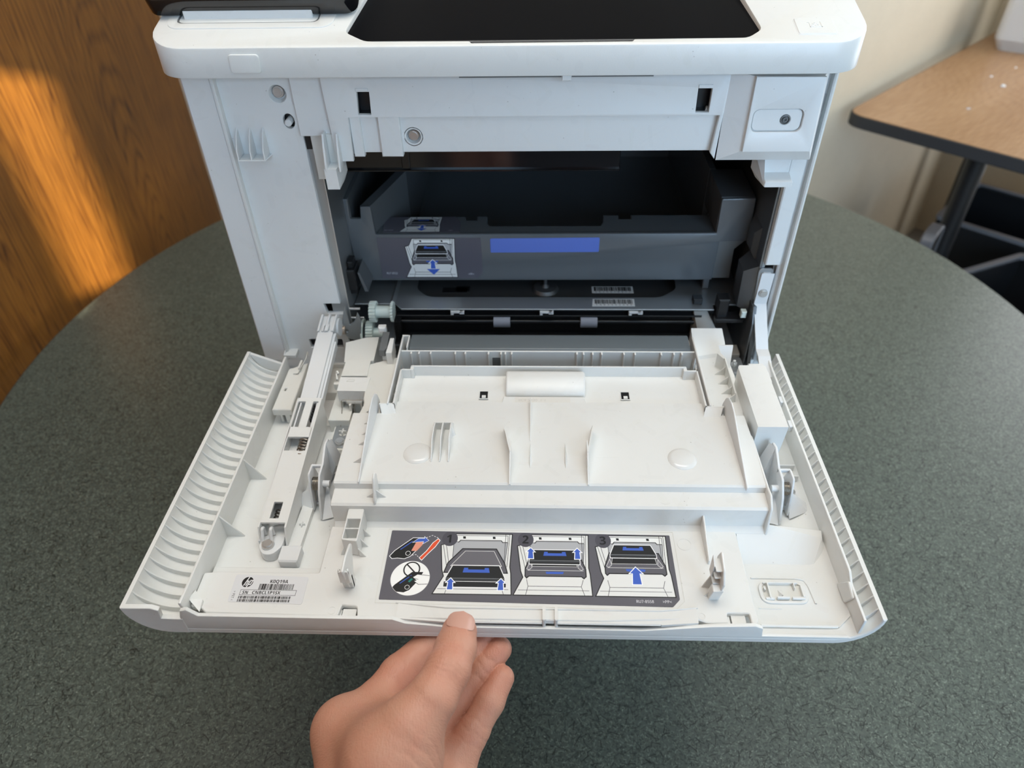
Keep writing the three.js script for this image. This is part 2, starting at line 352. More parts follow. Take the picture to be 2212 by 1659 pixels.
{
  const t = thing('folding_table', 'wood-look laminate table with a black edge beside the cream wall', 'table', [LT.c[0], 0, LT.c[1]]);
  t.rotation.y = LT.a;                              // local +x runs along the wall, local +z across the table
  const top = soften([[0, 0], [1.0, 0], [1.0, 0.75], [0, 0.75]], 0.05, 6);
  mesh('tabletop', ex('y', top.map(([x, z]) => [0.003 + x * 0.994, 0.003 + z * 0.992]), -0.024, 0, { bev: 0.001 }), M.ash, t);
  mesh('edge_band', ex('y', top, -0.03, -0.001, { bev: 0.002, holes: [top.map(([x, z]) => [0.004 + x * 0.992, 0.004 + z * 0.9892])] }), M.rubber, t, 'black rubber edge band');
  mesh('apron', box(0.04, 0.09, -0.042, -0.024, 0.06, 0.69), M.rubber, t);
  for (const [x, z] of [[0.06, 0.30], [0.93, 0.08], [0.93, 0.67]]) mesh('leg', rod([x, FLOOR, z], [x, -0.02, z], 0.022), M.black, t);
}
function onLT(x, z) { const c = Math.cos(LT.a), s = Math.sin(LT.a); return [LT.c[0] + x * c + z * s, LT.c[1] - x * s + z * c]; }
{ // paper crumbs lying on it
  const P = [[0.22, 0.20, 0.012], [0.50, 0.15, 0.009], [0.62, 0.17, 0.008], [0.44, 0.20, 0.016], [0.36, 0.44, 0.010]];
  P.forEach(([x, z, s]) => {
    const [wx, wz] = onLT(x, z), pts = []; for (let i = 0; i < 9; i++) pts.push([(rnd() - 0.5) * s, rnd() * s * 0.35, (rnd() - 0.5) * s * 0.6]);
    pts.push([s * 0.3, 0, 0], [-s * 0.3, 0, 0.1 * s], [0, 0, s * 0.25]);
    const m = mesh('paper_scrap', hull(pts), M.frame); m.position.set(wx, 0.0, wz); tag(m, 'tiny white paper scrap on the wood-look table', 'scrap', 'paper scraps on the wood-look table');
  });
}
{ // frosted plastic container at the far end
  const [x, z] = onLT(0.86, 0.115);
  const t = thing('plastic_container', 'frosted white plastic container standing on the wood-look table', 'container', [x, 0, z]); t.rotation.y = LT.a + 0.2;
  const m = new THREE.MeshPhysicalMaterial({ color: new THREE.Color().setRGB(0.86, 0.84, 0.82), roughness: 0.35, transmission: 0.45, thickness: 0 });
  const o = rrect(-0.11, 0.11, -0.08, 0.08, 0.025), i = rrect(-0.107, 0.107, -0.077, 0.077, 0.023);
  mesh('wall', ex('y', o, 0.03, 0.16, { holes: [i] }), m, t);
  const lo = []; for (const [a, b] of rrect(-0.11, 0.11, -0.08, 0.08, 0.025)) lo.push([a, 0.032, b], [a * 0.86, 0, b * 0.82]);
  mesh('base', hull(lo), m, t);
  mesh('rim', ex('y', rrect(-0.115, 0.115, -0.085, 0.085, 0.028), 0.155, 0.162, { holes: [i] }), m, t);
  const [cx, cz] = onLT(0.88, 0.32), c = mesh('plastic_box', ex('y', rrect(-0.1, 0.1, -0.05, 0.05, 0.02), 0, 0.022, { bev: 0.004 }), M.frame); c.position.set(cx, 0, cz); c.rotation.y = LT.a; tag(c, 'flat cream plastic box lying on the table beside the frosted container', 'box');
}
{ // things stored on the floor below it
  const bin = (label, x, z, turn, w, d, h) => {
    const t = thing('storage_bin', label, 'bin', [x, FLOOR, z]); t.rotation.y = turn;
    mesh('body', [box(-w, w, 0, h, -d, -d + 0.008), box(-w, w, 0, h, d - 0.008, d), box(-w, -w + 0.008, 0, h, -d, d), box(w - 0.008, w, 0, h, -d, d), box(-w, w, 0, 0.01, -d, d)], M.black, t);
    mesh('rim', ex('y', rrect(-w - 0.006, w + 0.006, -d - 0.006, d + 0.006, 0.012), h - 0.006, h + 0.004, { holes: [rrect(-w + 0.008, w - 0.008, -d + 0.008, d - 0.008, 0.008)] }), std(0.16, 0.16, 0.17, 0.4), t, 'grey rim');
  };
  bin('tall black storage bin standing behind the other bin under the table', 1.33, -1.31, -0.764, 0.17, 0.14, 0.446);
  bin('black open storage bin with a grey rim next to the round table', 1.169, -0.94, 0.42, 0.13, 0.14, 0.446);
  const cs = thing('slim_case', 'slim black case with a grey edge beside the black table leg', 'case', [0.93, FLOOR, -1.02]); cs.rotation.y = 0.9;
  const o = soften([[-0.05, 0], [0.05, 0], [0.05, 0.575], [-0.05, 0.575]], 0.03, 5);
  mesh('panel', ex('z', o.map(([x, y]) => [x * 0.86, 0.004 + y * 0.985]), -0.012, 0.012, { bev: 0.002 }), M.black, cs);
  mesh('edge', ex('z', o, -0.014, 0.014, { bev: 0.003, holes: [o.map(([x, y]) => [x * 0.84, 0.005 + y * 0.982])] }), std(0.12, 0.12, 0.13, 0.35), cs, 'grey edge');
  const wb = mesh('white_board', box(-0.16, 0.16, 0, 0.60, -0.006, 0.006, 0.001), M.frame); wb.position.set(1.64, FLOOR, -1.55); wb.rotation.set(0, 0.55, 0); tag(wb, 'white board standing behind the black bins under the table', 'board');
  const bb = mesh('cardboard_sheet', box(-0.2, 0.2, 0, 0.62, -0.004, 0.004, 0.001), std(0.22, 0.14, 0.09, 0.8)); bb.position.set(1.80, FLOOR, -1.40); bb.rotation.set(0, -0.6, 0); tag(bb, 'brown cardboard sheet standing next to the white board', 'cardboard');
}

// ---------------------------------------------------------------- the printer: housing
const printer = thing('laser_printer', 'white laser printer with its front door folded down on the round table', 'printer', [0, 0, 0]);
const HW = 0.2145;
function slope(g, y0) { const p = g.attributes.position; for (let i = 0; i < p.count; i++) if (p.getY(i) > y0) p.setY(i, p.getY(i) + 0.25 * (0.02 - p.getZ(i))); return creased(g, 0.45); }
{ // side and lower housing
  mesh('side_panel', box(-HW, -0.2065, 0.008, 0.4907, -0.43, -0.001, 0.001), M.body, printer);
  mesh('side_panel', box(0.2075, HW, 0.008, 0.4907, -0.43, -0.004, 0.001), M.body, printer);
  mesh('rear_panel', box(-0.2065, 0.2075, 0.008, 0.4907, -0.43, -0.42), M.body, printer);
  mesh('lower_housing', box(-0.2065, 0.2075, 0.008, 0.2475, -0.42, -0.004), M.body, printer);
  for (const [a, b] of [[0.012, 0.128], [0.134, 0.238]]) {
    const c = part('paper_tray', printer);
    mesh('tray_front', box(-0.2065, 0.2075, a, b, -0.004, 0.016, 0.002), M.body, c);
    mesh('tray_handle', box(-0.06, 0.06, b - 0.022, b - 0.006, 0.0158, 0.0185, 0.002), M.cap, c);
  }
  for (const x of [-0.18, 0.18]) for (const z of [-0.03, -0.40]) mesh('foot', ex('y', circle(x, z, 0.012, 20), 0, 0.009), M.rubber, printer);
  // top cover with the sloping front
  const out = []; for (const [x, z] of rrect(-0.2225, 0.2225, -0.43, 0.02, 0.024, 8)) out.push([x, z]);
  const bin = soften([[-0.0905, -0.055], [-0.0990, 0.003], [-0.0850, 0.0135], [-0.0203, 0.0142], [-0.0196, 0.0165], [0.0785, 0.0160], [0.0792, 0.0137], [0.1480, 0.0132], [0.1578, 0.004], [0.1495, -0.055]], 0.004, 3);
  const cover = slope(ex('y', [[-0.2225, -0.055], ...out.filter(p => p[1] > -0.05).sort((a, b) => a[0] - b[0]), [0.2225, -0.055]], 0.4907, 0.509, { bev: 0.0012, seg: 2, holes: [] }), 0.5);
  // the front half of the cover is cut by the output bin: build it as left, right and front pieces of one mesh
  const front = out.filter(p => p[1] > -0.05).sort((a, b) => a[0] - b[0]);
  const ring = [[-0.2225, -0.055], ...front, [0.2225, -0.055], [0.1495, -0.055], ...bin.slice().reverse().filter(p => p[1] > -0.0549), [-0.0905, -0.055]];
  mesh('top_cover', [slope(ex('y', ring, 0.4907, 0.509, { bev: 0.0011, seg: 2 }), 0.5),
    box(-0.2225, -0.0905, 0.4907, 0.5275, -0.43, -0.055, 0.001), box(0.1495, 0.2225, 0.4907, 0.5275, -0.43, -0.055, 0.001), box(-0.2225, 0.2225, 0.527, 0.643, -0.43, -0.312, 0.004), box(-0.0905, 0.1495, 0.4907, 0.5275, -0.43, -0.312, 0.001)], M.cap, printer);
  const ob = part('output_bin', printer, 'glossy black paper output bin');
  mesh('bin_floor', [hull([[-0.1, 0.5085, 0.0128], [0.159, 0.5085, 0.0128], [-0.1, 0.4915, 0.0128], [0.159, 0.4915, 0.0128], [-0.1, 0.5235, -0.055], [0.159, 0.5235, -0.055], [-0.1, 0.4915, -0.055], [0.159, 0.4915, -0.055]]), hull([[-0.0905, 0.5235, -0.055], [0.1495, 0.5235, -0.055], [-0.0905, 0.4915, -0.055], [0.1495, 0.4915, -0.055], [-0.0905, 0.4945, -0.30], [0.1495, 0.4945, -0.30], [-0.0905, 0.4915, -0.30], [0.1495, 0.4915, -0.30]])], M.binBlack, ob);
  mesh('exit_wall', [box(-0.0905, 0.1495, 0.4915, 0.640, -0.312, -0.300), ...[-0.05, 0.03, 0.11].map(x => box(x - 0.0015, x + 0.0015, 0.495, 0.638, -0.301, -0.290, 0.0005))], M.binBlack, ob);
  mesh('bin_lip', [box(-0.090, 0.150, 0.5045, 0.5098, 0.0108, 0.0132, 0.0006), box(-0.0190, 0.0780, 0.5040, 0.5095, 0.0130, 0.0160, 0.0005)], std(0.05, 0.052, 0.056, 0.3), ob);
  // toner symbol button
  const tb = part('toner_button', printer);
  const bt = ex('y', rrect(0.1787, 0.2018, -0.0068, 0.0112, 0.0018, 4), 0.5088, 0.5096, { bev: 0.0003 }); mesh('button', slope(bt, 0.4), M.cap, tb);
  const ic = []; const bar = (x0, x1, z0, z1) => ic.push(ex('y', [[x0, z0], [x1, z0], [x1, z1], [x0, z1]], 0.5095, 0.50985, { bev: 0.0001 }));
  bar(0.1868, 0.1874, -0.0010, 0.0042); bar(0.1937, 0.1943, -0.0010, 0.0042); bar(0.1868, 0.1943, 0.0036, 0.0042); bar(0.1858, 0.1874, -0.0013, -0.0008); bar(0.1937, 0.1947, -0.0018, -0.0008);
  for (const [x, z] of [[0.1905, -0.0005], [0.1893, 0.0009], [0.1917, 0.0009], [0.1882, 0.0023], [0.1905, 0.0023], [0.1929, 0.0023]]) ic.push(ex('y', circle(x, z, 0.0006, 10), 0.5095, 0.50985, { bev: 0.0001 }));
  mesh('toner_symbol', slope(merge(ic), 0.4), M.cap, tb);
  mesh('button_groove', slope(ex('y', rrect(0.1782, 0.2023, -0.0073, 0.0117, 0.002, 4), 0.5088, 0.50915, { bev: 0, holes: [rrect(0.1788, 0.2017, -0.0067, 0.0111, 0.0018, 4)] }), 0.4), M.body, tb);
  mesh('blank_plate', ex('z', rrect(-0.1700, -0.1507, 0.4941, 0.5054, 0.0022, 5), 0.0195, 0.0213, { bev: 0.0007, seg: 2 }), M.cap, printer, 'small raised blank plate');
  // seam under the cover
  mesh('seam_strip', [box(-0.0285, 0.0360, 0.4885, 0.4907, 0.0125, 0.0145, 0.0002), box(0.0425, 0.0935, 0.4885, 0.4907, 0.0125, 0.0145, 0.0002)], M.grey, printer);
  mesh('seam_tab', box(0.0362, 0.0420, 0.4868, 0.4907, 0.010, 0.0165, 0.0005), M.body, printer);
  // control panel
  const cp = part('control_panel', printer, 'black tilting control panel on a white bracket');
  const tilt = 0.42, fl = (u, d, x) => [x, 0.5215 + u * Math.sin(tilt) + d * Math.cos(tilt), -0.014 - u * Math.cos(tilt) + d * Math.sin(tilt)];
  const slab = (u0, u1, d0, d1, inset, r) => { const g = ex('y', rrect(-0.2295 + inset, -0.0940 - inset, u0 + inset, u1 - inset, r, 6), d0, d1, { bev: 0.0012, seg: 2 }); const p = g.attributes.position; for (let i = 0; i < p.count; i++) { const q = fl(p.getZ(i), p.getY(i), p.getX(i)); p.setXYZ(i, ...q); } const o = creased(flip(g), 0.5); return o; };
  mesh('screen', slab(0, 0.10, -0.0030, 0.0085, 0, 0.008), M.gloss, cp);
  mesh('screen_back', slab(0.002, 0.10, -0.0052, -0.0031, 0.001, 0.008), M.cap, cp);
  mesh('bracket', box(-0.2060, -0.1225, 0.5075, 0.5225, -0.045, -0.0135, 0.0006), M.body, cp);
  mesh('bracket_gap', slope(ex('y', rrect(-0.2095, -0.1180, -0.05, -0.0075, 0.004, 4), 0.5086, 0.50935, { bev: 0, holes: [rrect(-0.2085, -0.1190, -0.049, -0.0083, 0.004, 4)] }), 0.4), M.grey, cp);
  mesh('bracket_base', slope(ex('y', rrect(-0.2155, -0.1080, -0.05, -0.0015, 0.009, 6), 0.5086, 0.5097, { bev: 0.0005, seg: 2, holes: [rrect(-0.2095, -0.1180, -0.05, -0.0075, 0.004, 4)] }), 0.4), M.cap, cp);
}
function flip(g) { const p = g.attributes.position; for (let i = 0; i < p.count; i += 3) { const x = p.getX(i + 1), y = p.getY(i + 1), z = p.getZ(i + 1); p.setXYZ(i + 1, p.getX(i + 2), p.getY(i + 2), p.getZ(i + 2)); p.setXYZ(i + 2, x, y, z); } return g; }

{ // front frame around the opening
  const fr = part('front_frame', printer);
  const Y0 = 0.2478, Y1 = 0.4907;
  mesh('column', box(-HW, -0.194, Y0, Y1, -0.02, 0, 0.0012), M.body, fr);
  mesh('column_ridge', ex('z', [[-0.1945, 0.259], [-0.1917, 0.259], [-0.1917, Y1], [-0.1945, Y1]], -0.008, 0.0016, { bev: 0.001, seg: 2 }), M.cap, fr);
  mesh('ridge_foot', [box(-0.1945, -0.184, 0.2555, 0.2585, -0.006, 0.006), hull([[-0.1945, 0.2585, 0.006], [-0.1935, 0.2585, 0.006], [-0.1945, 0.2585, -0.004], [-0.1935, 0.2585, -0.004], [-0.194, 0.263, -0.004]])], M.body, fr);
  const slot = soften([[-0.1725, 0.2600], [-0.1440, 0.2600], [-0.1440, 0.2690], [-0.1728, 0.2690]], 0.001, 2);
  mesh('side_plate', ex('z', [[-0.194, Y0], [-0.1385, Y0], [-0.1385, 0.2955], [-0.1518, 0.2955], [-0.1536, 0.3054], [-0.1396, 0.3054], [-0.1412, 0.4436], [-0.1418, Y1], [-0.194, Y1]], -0.0075, -0.003, { holes: [slot, circle(-0.1526, 0.4736, 0.0058), circle(-0.1488, 0.4553, 0.0039, 20, 0.0052)] }), M.body, fr);
  const cup = lathe([[0.0045, 0.0005], [0.0060, 0.0045], [0.0066, 0.0045], [0.0066, 0], [0, -0.0006], [0, 0.0003], [0.0045, 0.0003]]);
  mesh('screw_cup', place(cup, [-0.1526, 0.4736, -0.0078], [0, 0, 1]), M.body, fr); screw(fr, [-0.1526, 0.4742, -0.0062], [0, 0.1, 1], 0.0040);
  mesh('peg', [place(lathe([[0, -0.012], [0.0024, -0.012], [0.0024, 0.0005], [0.0018, 0.0012], [0, 0.0012]]), [-0.1488, 0.4550, -0.0010], [0, 0, 1])], M.pom, fr);
  mesh('peg_hole', ex('z', circle(-0.1488, 0.4553, 0.006), -0.012, -0.009), M.black, fr);
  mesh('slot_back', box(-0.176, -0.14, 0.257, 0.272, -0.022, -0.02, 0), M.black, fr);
  // three-finned guide
  const yb = 0.4325, yt = 0.4515;
  const gx = [-0.1862, -0.1770, -0.1678];
  for (const x of gx) mesh('guide_fin', ex('x', [[-0.0032, yt], [-0.0032, yb], [0.0085, yb], [0.0080, yb + 0.006], [0.002, yt - 0.004]], x - 0.0005, x + 0.0005, { bev: 0.0003 }), M.body, fr);
  mesh('guide_shelf', ex('y', [[-0.1867, -0.0032], [-0.1655, -0.0032], [-0.1673, 0.0085], [-0.1867, 0.0085]], yb - 0.0009, yb), M.body, fr);
  // left inner strips
  mesh('inner_strip', box(-0.1420, -0.1200, 0.4460, Y1, -0.012, 0.0002, 0.0005), M.body, fr);
  mesh('inner_rail', box(-0.1368, -0.1190, 0.4125, 0.4470, -0.018, -0.0045, 0.0005), M.cream, fr);
  mesh('inner_rail', ex('z', soften([[-0.1402, 0.4470], [-0.1360, 0.4470], [-0.1360, 0.4165], [-0.1402, 0.4190]], 0.002, 3), -0.018, -0.009, { bev: 0.0004 }), M.body, fr);
  // upper front plate with two slots, stepped down at both ends
  const P1 = [[-0.1205, Y1], [0.1445, Y1], [0.1425, 0.4302], [0.1390, 0.4345], [0.1412, 0.4601], [-0.1060, 0.4601], [-0.1068, 0.4296], [-0.1185, 0.4296]];
  const sl = [[-0.0985, 0.4620], [-0.0900, 0.4620], [-0.0893, 0.4768], [-0.0975, 0.4768]], sr = [[0.1250, 0.4622], [0.1336, 0.4622], [0.1337, 0.4775], [0.1247, 0.4775]];
  mesh('upper_plate', ex('z', P1, 0.0002, 0.0042, { holes: [sl, sr], bev: 0.0006, seg: 2 }), M.body, fr);
  mesh('slot_tab', box(-0.0980, -0.0897, 0.4772, 0.4792, 0.003, 0.0047, 0.0002), M.body, fr); mesh('slot_tab', box(0.1247, 0.1337, 0.4778, 0.4800, 0.003, 0.0047, 0.0002), M.body, fr);
  const tubeBox = (x0, x1, y0, y1) => [box(x0 - 0.001, x0, y0, y1, -0.03, 0.001, 0), box(x1, x1 + 0.001, y0, y1, -0.03, 0.001, 0), box(x0, x1, y0 - 0.001, y0, -0.03, 0.001, 0), box(x0, x1, y1, y1 + 0.001, -0.03, 0.001, 0), box(x0, x1, y0, y1, -0.03, -0.029, 0)];
  mesh('slot_well', tubeBox(-0.0985, -0.0893, 0.4620, 0.4768), M.black, fr); mesh('slot_well', tubeBox(0.1250, 0.1337, 0.4622, 0.4775), M.black, fr);
  mesh('slot_hook', [hull([[-0.0925, 0.463, -0.012], [-0.0905, 0.463, -0.012], [-0.0925, 0.466, -0.014], [-0.0935, 0.463, -0.02], [-0.09, 0.4655, -0.02]]), hull([[0.1318, 0.4622, 0.0005], [0.1336, 0.4622, 0.0005], [0.1336, 0.4645, -0.002], [0.1325, 0.463, -0.002], [0.1336, 0.4622, -0.008]])], M.cream, fr);
  // lower band, set back, with a square tab and a screw
  mesh('lower_band', ex('z', [[-0.108, 0.4605], [-0.108, 0.4330], [-0.1000, 0.4330], [-0.0995, 0.4340], [0.1440, 0.4343], [0.1440, 0.4605]], -0.006, -0.001, { holes: [circle(-0.0640, 0.4450, 0.0050)] }), M.body, fr);
  mesh('band_step', box(-0.1062, -0.0990, 0.4318, 0.4600, -0.004, 0.0016, 0.0006), M.body, fr);
  mesh('band_tab', box(-0.0866, -0.0719, 0.4322, 0.4605, -0.004, 0.0026, 0.0006), M.body, fr);
  mesh('screw_cup', place(cup, [-0.0640, 0.4450, -0.0055], [0, 0, 1]), M.body, fr); screw(fr, [-0.0640, 0.4453, -0.0035], [0, 0, 1], 0.0037);
  // left hook
  const hx = [[-0.1256, -0.1240], [-0.1160, -0.1144]];
  for (const [a, b] of hx) mesh('hook_prong', ex('x', [[-0.001, 0.4500], [-0.001, 0.4255], [0.0125, 0.4255], [0.0130, 0.4290], [0.0090, 0.4440], [0.0065, 0.4500]], a, b, { bev: 0.0006, seg: 2 }), M.body, fr);
  mesh('hook_block', hull([[-0.1262, 0.4275, 0.0125], [-0.1180, 0.4275, 0.0125], [-0.1262, 0.4128, 0.0125], [-0.1176, 0.4128, 0.0125], [-0.1146, 0.4285, -0.003], [-0.1150, 0.4190, -0.006], [-0.1170, 0.4135, -0.002], [-0.1262, 0.4128, -0.004], [-0.1262, 0.4285, -0.006]]), M.body, fr);
  mesh('hook_web', box(-0.1242, -0.1160, 0.4265, 0.4480, -0.002, 0.0018), M.cream, fr);
  // right block with a recessed keyhole window
  mesh('lock_block', [hull([[0.1435, 0.4880, 0.0038], [0.2055, 0.4880, 0.0038], [0.1435, 0.4295, 0.0038], [0.2075, 0.4295, 0.0038], [0.1577, 0.4872, 0.0112], [0.2005, 0.4872, 0.0112], [0.1577, 0.4388, 0.0112], [0.2030, 0.4388, 0.0112], [0.1577, 0.4330, 0.0038]]),
    ex('z', [[0.1577, 0.4392], [0.2026, 0.4392], [0.2010, 0.4873], [0.1577, 0.4876]], 0.0108, 0.014, { bev: 0.0006, seg: 2, holes: [rrect(0.1601, 0.1926, 0.4524, 0.4675, 0.0042, 6)] })], M.body, fr);
  mesh('lock_plate', ex('z', rrect(0.1606, 0.1921, 0.4529, 0.4670, 0.0040, 6), 0.0105, 0.0124, { bev: 0.0005, holes: [circle(0.1817, 0.4601, 0.0032)] }), M.body, fr);
  mesh('lock_pin', [place(lathe([[0.0031, 0], [0.0031, 0.0012], [0.0026, 0.0014], [0.0023, 0.0004], [0.0016, 0.0004], [0.0016, 0.0014], [0.0009, 0.0014], [0.0007, 0.0004], [0, 0.0004]]), [0.1817, 0.4601, 0.0113], [0, 0, 1])], M.grey, fr);
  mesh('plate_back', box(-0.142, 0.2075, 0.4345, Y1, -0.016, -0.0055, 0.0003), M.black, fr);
  // right column, groove and outer rim
  mesh('column', ex('z', [[0.1966, 0.3432], [0.2078, 0.3432], [0.2078, Y1], [0.1966, Y1]], -0.016, -0.0005, { bev: 0.0008 }), M.body, fr);
  mesh('outer_rim', ex('y', [[0.2105, -0.02], [0.2105, 0.0012], [0.2115, 0.0020], [0.2128, 0.0014], [0.2158, -0.0060], [0.2158, -0.02]], Y0, Y1, { bev: 0.0003, crease: 0.4 }), M.cap, fr);
  mesh('rim_groove', box(0.2066, 0.2125, Y0, Y1, -0.02, -0.010, 0.0004), M.body, fr);
  mesh('rim_latch', box(0.2082, 0.2108, 0.4585, 0.4715, -0.011, -0.004, 0.0004), M.grey, fr);
  // right hook
  mesh('hook_plate', box(0.1772, 0.1966, 0.4160, 0.4335, -0.010, 0.0004, 0.0006), M.body, fr);
  mesh('hook_lip', ex('x', [[-0.006, 0.4195], [0.0008, 0.4190], [0.0110, 0.4165], [0.0110, 0.4128], [0.0, 0.4115], [-0.006, 0.4130]], 0.1782, 0.1972, { bev: 0.0005 }), M.body, fr);
  mesh('hook_cheek', hull([[0.1722, 0.433, -0.008], [0.1776, 0.433, 0.0002], [0.1722, 0.419, -0.008], [0.1778, 0.418, 0.002], [0.1784, 0.4128, 0.0105], [0.176, 0.4128, -0.006], [0.179, 0.42, -0.008], [0.179, 0.433, -0.008]]), M.body, fr);
}

// ---------------------------------------------------------------- printed stickers
function sticker(name, axis, poly, a, b, tex, rect, parent, rough = 0.35, label) {
  const g = ex(axis, poly, a, b, { bev: 0 }), p = g.attributes.position, uv = g.attributes.uv, q = k => poly.map(v => v[k]), [s0, s1, t0, t1] = rect || [Math.min(...q(0)), Math.max(...q(0)), Math.min(...q(1)), Math.max(...q(1))];
  for (let i = 0; i < p.count; i++) {
    const s = p.getX(i), t = axis === 'y' ? p.getZ(i) : p.getY(i);
    uv.setXY(i, (s - s0) / (s1 - s0), axis === 'y' ? 1 - (t - t0) / (t1 - t0) : (t - t0) / (t1 - t0));
  }
  return mesh(name, g, new THREE.MeshStandardMaterial({ map: tex, roughness: rough }), parent, label);
}
const poly2 = (g, pts, fill, stroke, lw) => { g.beginPath(); pts.forEach((p, i) => i ? g.lineTo(p[0], p[1]) : g.moveTo(p[0], p[1])); g.closePath(); if (fill) { g.fillStyle = fill; g.fill(); } if (stroke) { g.strokeStyle = stroke; g.lineWidth = lw; g.stroke(); } };
const line2 = (g, pts, stroke, lw) => { g.beginPath(); pts.forEach((p, i) => i ? g.lineTo(p[0], p[1]) : g.moveTo(p[0], p[1])); g.strokeStyle = stroke; g.lineWidth = lw; g.stroke(); };
const INK = '#141414', PALE = '#e9e9e6', BLUE = '#3f63c4', SLATE = '#5f5d64';
// an open printer drawn in the box x,y,w,h; stage 1: cartridge in front, 2: cartridge lifted on the tray, 3: cartridge in, 4: tray sliding
function drawPrinter(g, x, y, w, h, stage) {
  const q = pts => pts.map(p => [x + p[0] * w, y + p[1] * h]), lw = w / 130;
  poly2(g, q([[0.17, 0], [0.99, 0], [0.97, 0.56], [0.985, 0.66], [1.0, 1], [-0.02, 1], [0.10, 0.72], [0.07, 0.62], [0.02, 0.2], [0.10, 0.17]]), PALE, INK, lw * 1.6);
  poly2(g, q([[0.20, 0.03], [0.93, 0.03], [0.93, 0.14], [0.86, 0.14], [0.84, 0.11], [0.28, 0.11], [0.26, 0.14], [0.20, 0.15]]), '#f2f2f0', INK, lw * 0.7);
  poly2(g, q([[0.19, 0.13], [0.26, 0.15], [0.28, 0.12], [0.84, 0.12], [0.86, 0.15], [0.93, 0.15], [0.90, 0.52], [0.20, 0.52]]), '#b4b5b8', INK, lw * 0.8);
  for (const s of [0.31, 0.72]) poly2(g, q([[s, 0.045], [s + 0.035, 0.045], [s + 0.04, 0.085], [s + 0.005, 0.085]]), INK);
  line2(g, q([[0.05, 0.2], [0.14, 0.62]]), INK, lw * 0.7); line2(g, q([[0.09, 0.19], [0.17, 0.6]]), INK, lw * 0.7); line2(g, q([[0.90, 0.0], [0.89, 0.5]]), INK, lw * 0.7); line2(g, q([[0.955, 0.0], [0.93, 0.56]]), INK, lw * 0.7);
  line2(g, q([[0.04, 0.92], [0.96, 0.92]]), INK, lw * 0.6); line2(g, q([[0.15, 0.75], [0.17, 0.86], [0.86, 0.86], [0.89, 0.75]]), INK, lw * 0.7); line2(g, q([[0.17, 0.86], [0.14, 1]]), INK, lw * 0.7); line2(g, q([[0.86, 0.86], [0.90, 1]]), INK, lw * 0.7);
  const cart = (cx, cy, s) => {
    const p = pts => q(pts.map(a => [cx + (a[0] - 0.5) * s, cy + a[1] * s]));
    poly2(g, p([[0.10, 0], [0.90, 0], [1.0, 0.26], [1.0, 0.36], [0, 0.36], [0, 0.26]]), '#17181a', '#f4f4f4', lw * 1.6);
    line2(g, p([[0.0, 0.27], [1, 0.27]]), '#8d9094', lw); line2(g, p([[0.0, 0.30], [1, 0.30]]), '#50545a', lw);
    poly2(g, p([[0.30, 0.05], [0.72, 0.05], [0.74, 0.15], [0.28, 0.15]]), BLUE); poly2(g, p([[0.37, 0.045], [0.65, 0.045], [0.65, 0.085], [0.37, 0.085]]), '#17181a');
  };
  const tray = dy => {
    poly2(g, q([[0.13, 0.62 + dy], [0.20, 0.40 + dy], [0.86, 0.40 + dy], [0.93, 0.62 + dy], [0.93, 0.74 + dy], [0.90, 0.77 + dy], [0.87, 0.74 + dy], [0.18, 0.74 + dy], [0.15, 0.77 + dy], [0.13, 0.74 + dy]]), SLATE, INK, lw * 1.8);
    poly2(g, q([[0.24, 0.47 + dy], [0.80, 0.47 + dy], [0.82, 0.58 + dy], [0.22, 0.58 + dy]]), '#1b1b1d', PALE, lw * 0.8);
    poly2(g, q([[0.15, 0.62 + dy], [0.20, 0.50 + dy], [0.22, 0.60 + dy], [0.18, 0.64 + dy]]), '#77757c', PALE, lw * 0.8); poly2(g, q([[0.90, 0.62 + dy], [0.84, 0.50 + dy], [0.83, 0.60 + dy], [0.87, 0.64 + dy]]), '#77757c', PALE, lw * 0.8);
    line2(g, q([[0.16, 0.645 + dy], [0.90, 0.645 + dy]]), PALE, lw * 0.8);
    poly2(g, q([[0.40, 0.665 + dy], [0.64, 0.665 + dy], [0.63, 0.70 + dy], [0.41, 0.70 + dy]]), BLUE);
  };
  const arrow = (cx, cy, s) => poly2(g, q([[0, -1], [0.62, -0.35], [0.33, -0.35], [0.42, 0.65], [-0.42, 0.65], [-0.33, -0.35], [-0.62, -0.35]].map(a => [cx + a[0] * s, cy + a[1] * s * 1.15])), BLUE, '#fff', lw * 1.5);
  if (stage === 1) {
    poly2(g, q([[0.10, 0.66], [0.14, 0.5], [0.32, 0.26], [0.78, 0.26], [0.90, 0.5], [0.94, 0.66]]), SLATE, INK, lw * 1.8);
    poly2(g, q([[0.18, 0.55], [0.36, 0.30], [0.75, 0.30], [0.86, 0.55]]), '#6b696f', PALE, lw * 0.9);
    cart(0.52, 0.54, 0.78); poly2(g, q([[0.11, 0.80], [0.93, 0.80], [0.93, 0.89], [0.11, 0.89]]), '#17181a', '#f4f4f4', lw);
    arrow(0.2, 0.86, 0.1); arrow(0.86, 0.86, 0.1);
  } else if (stage === 2) { tray(-0.04); cart(0.52, 0.26, 0.68); arrow(0.2, 0.34, 0.1); arrow(0.83, 0.34, 0.1); }
  else { tray(-0.1); cart(0.52, 0.16, 0.62); if (stage === 3) { poly2(g, q([[0.42, 0.57], [0.66, 0.57], [0.65, 0.605], [0.43, 0.605]]), BLUE); arrow(0.53, 0.70, 0.15); } else { arrow(0.53, 0.68, 0.13); poly2(g, q([[0.40, 0.78], [0.66, 0.78], [0.53, 0.93]]), BLUE); } }
}
